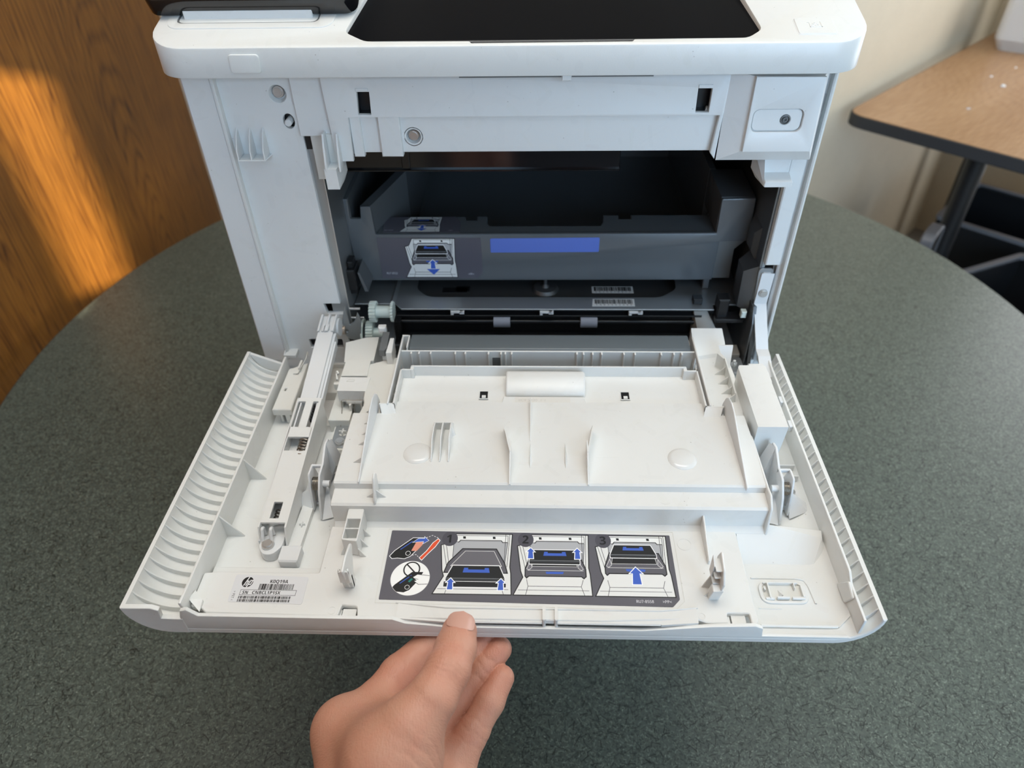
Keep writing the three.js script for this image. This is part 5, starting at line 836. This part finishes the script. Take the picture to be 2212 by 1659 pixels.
{ // right side: cover box, floor details
  mesh('cover_box', [hull([[0.1693, 0.3000, 0.0700], [0.1705, 0.3002, 0.0680], [0.1885, 0.3002, 0.0680], [0.1895, 0.3000, 0.0690], [0.1895, 0.3000, 0.1330], [0.1693, 0.3000, 0.1330], [0.1693, 0.2840, 0.0700], [0.1895, 0.2600, 0.0690], [0.1885, 0.2590, 0.1310], [0.1760, 0.2590, 0.1310], [0.1693, 0.2830, 0.1330]])], M.doorIn, door);
  mesh('cover_flange', [ex('y', soften([[0.1640, 0.0580], [0.1700, 0.0580], [0.1705, 0.1240], [0.1640, 0.1240], [0.1660, 0.0950]], 0.002, 3), 0.2780, 0.2800, { bev: 0.0004 }), box(0.1700, 0.1730, 0.262, 0.268, 0.1310, 0.1340)], M.cream, door);
  mesh('cover_foot', box(0.1735, 0.1880, DF, 0.2600, 0.070, 0.130, 0.0005), M.cream, door);
  mesh('cover_hinge', [rod([0.1850, 0.2820, 0.0480], [0.1960, 0.2820, 0.0480], 0.0028), box(0.1900, 0.2000, 0.2700, 0.2800, 0.0500, 0.0640, 0.001)], M.doorIn, door);
  for (const z of [0.0760, 0.1020]) mesh('wall_clip', box(0.2018, 0.2042, 0.2725, 0.2775, z, z + 0.007, 0.0005), M.pom, door);
  for (const [z, y] of [[0.1330, 0.2640], [0.1430, 0.2640]]) mesh('floor_step', box(0.1860, 0.2020, DF, y, z, z + 0.0010, 0.0003), M.doorIn, door);
  mesh('steel_tab', [ex('y', soften([[0.1790, 0.0110], [0.1905, 0.0100], [0.1905, 0.0390], [0.1800, 0.0385]], 0.002, 3), 0.2610, 0.2622, { bev: 0.0003 })], M.sheet, door, 'flat steel tab');
  mesh('tab_seat', box(0.1730, 0.1905, 0.2560, 0.2610, 0.0245, 0.0440, 0.0005), M.cream, door);
  mesh('cross_boss', [place(lathe([[0, 0.006], [0.0012, 0.0052], [0.0014, 0], [0, 0]]), [0.1826, 0.2622, 0.0215]), box(0.1801, 0.1851, 0.2622, 0.2655, 0.0212, 0.0218, 0.0002), box(0.1823, 0.1829, 0.2622, 0.2655, 0.0190, 0.0240, 0.0002)], M.doorIn, door);
  screw(door, [0.1816, 0.2630, 0.0302], [0, 1, 0.05], 0.0037);
  // sunk clip frame in the floor
  const o = rrect(0.1562, 0.1848, 0.2238, 0.2392, 0.0055, 6), i = rrect(0.1584, 0.1826, 0.2255, 0.2372, 0.0040, 6);
  mesh('clip_frame', ex('y', o, DF - 0.0005, DF + 0.0014, { bev: 0.0006, seg: 2, holes: [i] }), M.doorIn, door);
  mesh('clip_well', ex('y', i, DF - 0.0006, DF + 0.0002, { bev: 0 }), M.cream, door);
  mesh('clip_rib', [box(0.1612, 0.1620, DF, DF + 0.0034, 0.2258, 0.2370), box(0.1588, 0.1640, DF, DF + 0.0026, 0.2355, 0.2372), box(0.1655, 0.1730, DF, DF + 0.0030, 0.2350, 0.2366), box(0.1745, 0.1822, DF, DF + 0.0026, 0.2350, 0.2368), box(0.1590, 0.1800, DF, DF + 0.0028, 0.2255, 0.2262), box(0.1810, 0.1826, DF, DF + 0.0030, 0.2270, 0.2355), box(0.1770, 0.1776, DF, DF + 0.0032, 0.2258, 0.2300), box(0.1590, 0.1600, DF, DF + 0.0028, 0.2285, 0.2310), hull([[0.1675, DF, 0.229], [0.1705, DF, 0.229], [0.1675, DF, 0.2345], [0.1705, DF, 0.2345], [0.169, DF + 0.003, 0.2345]])], M.doorIn, door);
  mesh('floor_bead', [tube([[0.1535, DF + 0.0002, 0.2212], [0.1800, DF + 0.0002, 0.2211], [0.1850, DF + 0.0002, 0.2222], [0.1868, DF + 0.0002, 0.2260], [0.1880, DF + 0.0002, 0.2386]], 0.0006, false, 8, 40)], M.doorIn, door);
  mesh('floor_bead', tube([[0.1535, DF + 0.0001, 0.2420], [0.1670, DF + 0.0001, 0.2423]], 0.0004, false, 6, 4), M.doorIn, door);
}
function hookLever(name, s, x0) { // translucent spring-loaded hook: two cheeks, a web and a splayed foot
  const g = part(name, printer, 'white spring-loaded hook');
  const cheek = soften([[0.1310, 0.2640], [0.1366, 0.2895], [0.1440, 0.2915], [0.1560, 0.2850], [0.1660, 0.2848], [0.1740, 0.2760], [0.1815, 0.2575], [0.1760, 0.2575], [0.1600, 0.2640], [0.1420, 0.2600]], 0.0015, 3);
  const outer = soften([[0.1520, 0.2700], [0.1563, 0.2849], [0.1663, 0.2855], [0.1700, 0.2756], [0.1740, 0.2575], [0.1640, 0.2575]], 0.0015, 3);
  const X = (a, b) => a < b ? [a, b] : [b, a];
  mesh('cheek', ex('x', cheek, ...X(x0, x0 + s * 0.0016), { bev: 0.0005, seg: 2 }), M.pom, g);
  mesh('cheek', ex('x', outer, ...X(x0 + s * 0.0070, x0 + s * 0.0084), { bev: 0.0005, seg: 2 }), M.pom, g);
  mesh('web', [box(...X(x0, x0 + s * 0.0078), 0.2820, 0.2848, 0.1560, 0.1578), hull([[x0, 0.2915, 0.1440], [x0 - s * 0.002, 0.2900, 0.1375], [x0 - s * 0.0012, 0.2640, 0.1310], [x0 - s * 0.006, 0.2620, 0.1330], [x0 - s * 0.0045, 0.2740, 0.1480], [x0, 0.2640, 0.148]])], M.pom, g);
  mesh('foot', [hull([[x0, 0.2690, 0.1600], [x0, 0.2575, 0.1815], [x0 - s * 0.0070, 0.2575, 0.1790], [x0 - s * 0.0010, 0.2690, 0.1600], [x0, 0.2575, 0.1750]]), hull([[x0 + s * 0.008, 0.2720, 0.1640], [x0 + s * 0.0085, 0.2575, 0.1760], [x0 + s * 0.0220, 0.2580, 0.1700], [x0 + s * 0.0220, 0.2600, 0.1640], [x0 + s * 0.0080, 0.2600, 0.1600], [x0 + s * 0.0220, 0.2575, 0.1650]])], M.pom, g);
  mesh('base', [box(...X(x0 - s * 0.006, x0 + s * 0.020), DF, 0.2585, 0.1400, 0.1680, 0.0008), hull([[x0 + s * 0.001, 0.2740, 0.138], [x0 + s * 0.0180, 0.2600, 0.1500], [x0 + s * 0.0010, 0.2590, 0.1380], [x0 + s * 0.0010, 0.2700, 0.1560], [x0 + s * 0.0180, 0.2590, 0.1600]])], M.pom, g);
  mesh('torsion_spring', [spring([x0 + s * 0.0022, 0.2752, 0.1650], [x0 + s * 0.0066, 0.2752, 0.1650], 0.0042, 6, 0.00036), tube([[x0 + s * 0.0060, 0.2712, 0.1668], [x0 + s * 0.0058, 0.2640, 0.1700]], 0.00034, false, 6, 4)], M.spring, g, 'steel torsion spring');
  mesh('axle', rod([x0 - s * 0.0045, 0.2752, 0.1650], [x0 + s * 0.0070, 0.2752, 0.1650], 0.0022), M.pom, g);
  if (s > 0) screw(g, [x0 + 0.0135, 0.2618, 0.1560], [0.2, 1, 0], 0.0032);
  return g;
}
hookLever('hook_lever', -1, -0.1205);
hookLever('hook_lever', 1, 0.1800);

// ---------------------------------------------------------------- the hand holding the door's edge
{
  const S = (...a) => a;
  // joints: [x, y, z], radius
  const J = {
    tTip: [[-.02008,.2778,.27361], 0.0098], tPad: [[-.02093,.2805,.28493], 0.0104], tIP: [[-.02322,.285,.29874], 0.0110], tMid: [[-.02991,.283,.31292], 0.0118], tMCP: [[-.03878,.277,.32282], 0.0150], tMet: [[-.04883,.262,.33413], 0.0215], wrist: [[-.05736,.236,.35691], 0.0250],
    iTip: [[-.02262,.2405,.24528], 0.0080], iDip: [[-.03895,.2398,.25715], 0.0094], iPip: [[-.05734,.238,.27745], 0.0108], iMid: [[-.06812,.237,.29407], 0.0114], iMCP: [[-.08241,.234,.30897], 0.0150],
    mTip: [[-.00735,.242,.2542], 0.0072], mPip: [[-.02783,.232,.27203], 0.0096], mMCP: [[-.05238,.222,.30048], 0.0130],
    rTip: [[.00014,.24,.26188], 0.0076], rDip: [[-.00839,.234,.2707], 0.0082], rPip: [[-.02144,.226,.2843], 0.0090], rMCP: [[-.04175,.216,.30541], 0.0130],
    pTip: [[.00225,.235,.27696], 0.0073], pDip: [[-.00426,.231,.28935], 0.0081], pPip: [[-.01321,.224,.30312], 0.0088], pMCP: [[-.02637,.213,.3218], 0.0135],
    heel: [[-.03787,.22,.35347], 0.0260], back: [[-.07399,.226,.3297], 0.0180],
  };
  const cap = (p, A, B) => { // distance to a tapered capsule
    const [a, ra] = A, [b, rb] = B, bx = b[0] - a[0], by = b[1] - a[1], bz = b[2] - a[2], px = p[0] - a[0], py = p[1] - a[1], pz = p[2] - a[2];
    let t = (px * bx + py * by + pz * bz) / (bx * bx + by * by + bz * bz); t = t < 0 ? 0 : t > 1 ? 1 : t;
    return Math.hypot(px - t * bx, py - t * by, pz - t * bz) - (ra + (rb - ra) * t);
  };
  const smin = (a, b, k) => { const h = Math.max(k - Math.abs(a - b), 0) / k; return Math.min(a, b) - h * h * k * 0.25; };
  const chain = (p, names, k) => { let d = 1; for (let i = 0; i < names.length - 1; i++) d = smin(d, cap(p, J[names[i]], J[names[i + 1]]), k); return d; };
  const sub = (a, b) => a.map((v, i) => v - b[i]), AX = (v => v.map(q => q / Math.hypot(...v)))(sub(J.tTip[0], J.tMid[0])), CREASE = [J.tMCP[0][0] + 0.012, J.tMCP[0][1] + 0.004, J.tMCP[0][2] + 0.012];
  const field = p => {
    let palm = chain(p, ['iMCP', 'tMet', 'wrist'], 0.012);
    palm = smin(palm, cap(p, J.iMCP, J.back), 0.012); palm = smin(palm, cap(p, J.back, J.wrist), 0.014);
    palm = smin(palm, cap(p, J.pMCP, J.heel), 0.012); palm = smin(palm, cap(p, J.rMCP, J.heel), 0.010); palm = smin(palm, cap(p, J.mMCP, J.heel), 0.010); palm = smin(palm, cap(p, J.wrist, J.heel), 0.012);
    palm = smin(palm, cap(p, J.iMCP, J.mMCP), 0.010);
    let d = palm;
    let th = chain(p, ['tTip', 'tPad', 'tIP', 'tMid', 'tMCP', 'tMet'], 0.0045);
    // folds over the thumb joint and across its base
    const fold = (q, at, dir, spread, gap, depth) => { const w = (q[0] - at[0]) * dir[0] + (q[1] - at[1]) * dir[1] + (q[2] - at[2]) * dir[2], r2 = Math.hypot(q[0] - at[0], q[1] - at[1], q[2] - at[2]); return depth * Math.exp(-Math.pow(r2 / spread, 4)) * Math.pow(0.5 + 0.5 * Math.cos(w / gap * 6.283 + 0.8 * Math.sin(q[0] * 700)), 4); };
    th += fold(p, J.tIP[0], AX, 0.0125, 0.0026, 0.00042);
    palm += fold(p, CREASE, AX, 0.018, 0.0048, 0.0005);
    d = Math.min(d, smin(palm, th, 0.009));
    const FOLD = { iTip: ['iPip', 0.0004], pTip: ['pPip', 0.0004], rTip: ['rDip', 0.0004], mTip: ['mPip', 0.0002] };
    for (const f of [['iTip', 'iDip', 'iPip', 'iMid', 'iMCP'], ['mTip', 'mPip', 'mMCP'], ['rTip', 'rDip', 'rPip', 'rMCP'], ['pTip', 'pDip', 'pPip', 'pMCP']]) { const [k, dep] = FOLD[f[0]], dir = (v => v.map(q => q / Math.hypot(...v)))(sub(J[f[0]][0], J[f[f.length - 1]][0])); d = Math.min(d, smin(palm, chain(p, f, 0.003) + fold(p, J[k][0], dir, 0.012, 0.006, dep), 0.006)); }
    // the fold between thumb and forefinger
    d = smin(d, cap(p, [J.tMCP[0], 0.006], [J.iMid[0], 0.005]), 0.010);
    return d;
  };
  let lo = [9, 9, 9], hi = [-9, -9, -9]; for (const k in J) for (let a = 0; a < 3; a++) { lo[a] = Math.min(lo[a], J[k][0][a] - J[k][1] - 0.004); hi[a] = Math.max(hi[a], J[k][0][a] + J[k][1] + 0.004); }
  const c = [0, 1, 2].map(a => (lo[a] + hi[a]) / 2), pos = marched(field, lo, hi, 128, 200000);
  const n = pos.length / 3, nor = new Float32Array(n * 3), col = new Float32Array(n * 3);
  for (let i = 0; i < n; i++) {
    const p = [pos[i * 3], pos[i * 3 + 1], pos[i * 3 + 2]];
    const e = 0.0006, g = [field([p[0] + e, p[1], p[2]]) - field([p[0] - e, p[1], p[2]]), field([p[0], p[1] + e, p[2]]) - field([p[0], p[1] - e, p[2]]), field([p[0], p[1], p[2] + e]) - field([p[0], p[1], p[2] - e])], L = Math.hypot(...g) || 1;
    nor.set(g.map(v => v / L), i * 3);
    // skin: pinker at the fingertips and joints, mottled
    let red = 0; for (const k of ['rTip', 'pTip', 'tIP', 'iPip', 'tTip', 'mTip']) red = Math.max(red, Math.exp(-Math.pow(Math.hypot(p[0] - J[k][0][0], p[1] - J[k][0][1], p[2] - J[k][0][2]) / 0.013, 2)));
    const m = 0.5 * noise.noise(p[0] * 120, p[1] * 120, p[2] * 120) + 0.35 * noise.noise(p[0] * 380, p[1] * 380, p[2] * 380);
    const r = 0.5 * red + 0.4 * m;
    col.set([0.60 + 0.02 * r, 0.300 - 0.070 * r, 0.205 - 0.050 * r], i * 3);
  }
  const g = new THREE.BufferGeometry(); g.setAttribute('position', new THREE.BufferAttribute(pos, 3)); g.setAttribute('normal', new THREE.BufferAttribute(nor, 3)); g.setAttribute('color', new THREE.BufferAttribute(col, 3)); boxUV(g);
  const skinBump = (() => { const a = lattice(160, 40), b = lattice(220, 220); const t = dataTex(512, 512, (u, v) => { const k = 255 * (0.55 * a(u, v) + 0.45 * b(u, v)); return [k, k, k]; }, false); t.repeat.set(1 / 0.06, 1 / 0.06); return t; })();
  const skin = new THREE.MeshPhysicalMaterial({ color: 0xffffff, vertexColors: true, roughness: 0.48, bumpMap: skinBump, bumpScale: 0.00022, sheen: 0.15, sheenColor: new THREE.Color(0.9, 0.5, 0.4), sheenRoughness: 0.5 });
  const person = thing('person', "person's bare left hand gripping the front edge of the open printer door", 'person', c);
  g.translate(-c[0], -c[1], -c[2]);
  mesh('hand', g, skin, person);
  // thumbnail: a thin curved plate on the back of the last joint
  const T = V(...J.tTip[0]), I = V(...J.tIP[0]), ax = T.clone().sub(V(...J.tPad[0])).normalize(), toC = camera.position.clone().sub(T).normalize();
  const nn = V(0.12, 1, 0.35); nn.addScaledVector(ax, -nn.dot(ax)).normalize(); const bb = ax.clone().cross(nn);
  const nu = 14, nv = 12, P = [], idx = [];
  for (const lift of [0.00075, -0.0006]) for (let j = 0; j <= nv; j++) for (let i = 0; i <= nu; i++) {
    const v = j / nv * 2 - 1, u = i / nu * 2 - 1, w = 0.95 * Math.sqrt(Math.max(0.0, 1 - Math.pow(Math.abs(v), 3.2))), th = u * w * 0.80, s = -0.0006 + v * 0.0066;
    const rr = 0.0103 - 0.0009 * Math.pow(Math.max(0, s / 0.006), 2) + lift;
    const q = T.clone().addScaledVector(ax, s).addScaledVector(nn, rr * Math.cos(th)).addScaledVector(bb, rr * Math.sin(th)); P.push(q.x - c[0], q.y - c[1], q.z - c[2]);
  }
  const W = nu + 1, H = (nv + 1) * W;
  for (let j = 0; j < nv; j++) for (let i = 0; i < nu; i++) { const a = j * W + i, b = a + 1, d = a + W, e = d + 1; idx.push(a, b, d, b, e, d, a + H, d + H, b + H, b + H, d + H, e + H); }
  const ng = new THREE.BufferGeometry(); ng.setAttribute('position', new THREE.Float32BufferAttribute(P, 3)); ng.setIndex(idx); ng.computeVertexNormals();
  mesh('thumbnail', boxUV(ng.toNonIndexed()), new THREE.MeshPhysicalMaterial({ color: new THREE.Color().setRGB(0.64, 0.36, 0.28), roughness: 0.32, clearcoat: 0.3, clearcoatRoughness: 0.35 }), person, 'short pale pink thumbnail');
}

// ---------------------------------------------------------------- the rest of the person, standing behind the camera
{
  const person = scene.getObjectByName('person'), c = person.position;
  const K = {
    head: [[0.06, 0.86, 0.83], 0.085], crown: [[0.06, 0.93, 0.85], 0.088], chin: [[0.06, 0.79, 0.79], 0.055], neck: [[0.06, 0.70, 0.86], 0.055], chest: [[0.05, 0.50, 0.84], 0.155], waist: [[0.05, 0.26, 0.78], 0.15], hips: [[0.05, 0.08, 0.76], 0.165],
    shL: [[-0.13, 0.60, 0.88], 0.07], elL: [[-0.21, 0.32, 0.74], 0.05], wrL: [[-.0493,.23,.35688], 0.031],
    shR: [[0.23, 0.60, 0.88], 0.07], elR: [[0.30, 0.40, 0.74], 0.05], wrR: [[0.15, 0.60, 0.57], 0.03], paR: [[0.115, 0.655, 0.54], 0.03],
    hipL: [[-0.06, 0.04, 0.77], 0.12], knL: [[-0.09, -0.32, 0.82], 0.075], anL: [[-0.09, -0.66, 0.90], 0.045], toL: [[-0.11, -0.71, 0.78], 0.035],
    hipR: [[0.15, 0.04, 0.77], 0.12], knR: [[0.16, -0.32, 0.83], 0.075], anR: [[0.15, -0.66, 0.91], 0.045], toR: [[0.17, -0.71, 0.79], 0.035],
  };
  const cap = (p, A, B) => { const [a, ra] = A, [b, rb] = B, bx = b[0] - a[0], by = b[1] - a[1], bz = b[2] - a[2], px = p[0] - a[0], py = p[1] - a[1], pz = p[2] - a[2]; let t = (px * bx + py * by + pz * bz) / (bx * bx + by * by + bz * bz); t = t < 0 ? 0 : t > 1 ? 1 : t; return Math.hypot(px - t * bx, py - t * by, pz - t * bz) - (ra + (rb - ra) * t); };
  const smin = (a, b, k) => { const h = Math.max(k - Math.abs(a - b), 0) / k; return Math.min(a, b) - h * h * k * 0.25; };
  const bones = list => p => { let d = 1; for (const [a, b] of list) d = smin(d, cap(p, K[a], K[b]), 0.05); return d; };
  function solid(field, lo, hi, N) {
    const pos = marched(field, lo, hi, N, 120000); for (let i = 0; i < pos.length; i += 3) { pos[i] -= c.x; pos[i + 1] -= c.y; pos[i + 2] -= c.z; }
    const g = new THREE.BufferGeometry(); g.setAttribute('position', new THREE.BufferAttribute(pos, 3)); g.computeVertexNormals(); return creased(g, 1.2);
  }
  const cloth = std(0.055, 0.06, 0.075, 0.9), hair = std(0.05, 0.035, 0.025, 0.7), skin = std(0.62, 0.36, 0.27, 0.5);
  mesh('shirt', solid(bones([['neck', 'chest'], ['chest', 'waist'], ['waist', 'hips'], ['chest', 'shL'], ['chest', 'shR'], ['shL', 'elL'], ['shR', 'elR']]), [-0.36, -0.12, 0.52], [0.44, 0.78, 1.1], 64), cloth, person, 'dark shirt');
  mesh('trousers', solid(bones([['hips', 'hipL'], ['hips', 'hipR'], ['hipL', 'knL'], ['knL', 'anL'], ['anL', 'toL'], ['hipR', 'knR'], ['knR', 'anR'], ['anR', 'toR']]), [-0.46, -0.75, 0.36], [0.50, 0.26, 1.32], 64), std(0.04, 0.045, 0.06, 0.9), person);
  mesh('head', solid(p => Math.min(bones([['head', 'crown'], ['head', 'chin'], ['chin', 'neck']])(p), cap(p, [[0.06, 0.835, 0.745], 0.012], [[0.06, 0.86, 0.755], 0.010]), cap(p, [[-0.032, 0.85, 0.85], 0.016], [[-0.032, 0.835, 0.85], 0.012]), cap(p, [[0.152, 0.85, 0.85], 0.016], [[0.152, 0.835, 0.85], 0.012])), [-0.12, 0.62, 0.66], [0.24, 1.05, 1.02], 56), skin, person);
  mesh('hair', solid(p => Math.max(cap(p, [[0.06, 0.93, 0.86], 0.096], [[0.06, 0.87, 0.87], 0.092]), 0.795 + 0.28 * (0.80 - p[2]) - p[1] - Math.max(0, (p[2] - 0.84)) * 0.6 + Math.max(0, 0.84 - p[2]) * 1.4), [-0.12, 0.72, 0.66], [0.24, 1.06, 1.02], 56), hair, person);
  mesh('forearm', solid(bones([['elL', 'wrL']]), [-0.30, 0.15, 0.35], [0.12, 0.42, 0.82], 56), skin, person);
  mesh('forearm', solid(bones([['elR', 'wrR'], ['wrR', 'paR']]), [0.02, 0.32, 0.44], [0.40, 0.74, 0.82], 56), skin, person);
}


renderer.render(scene, camera);
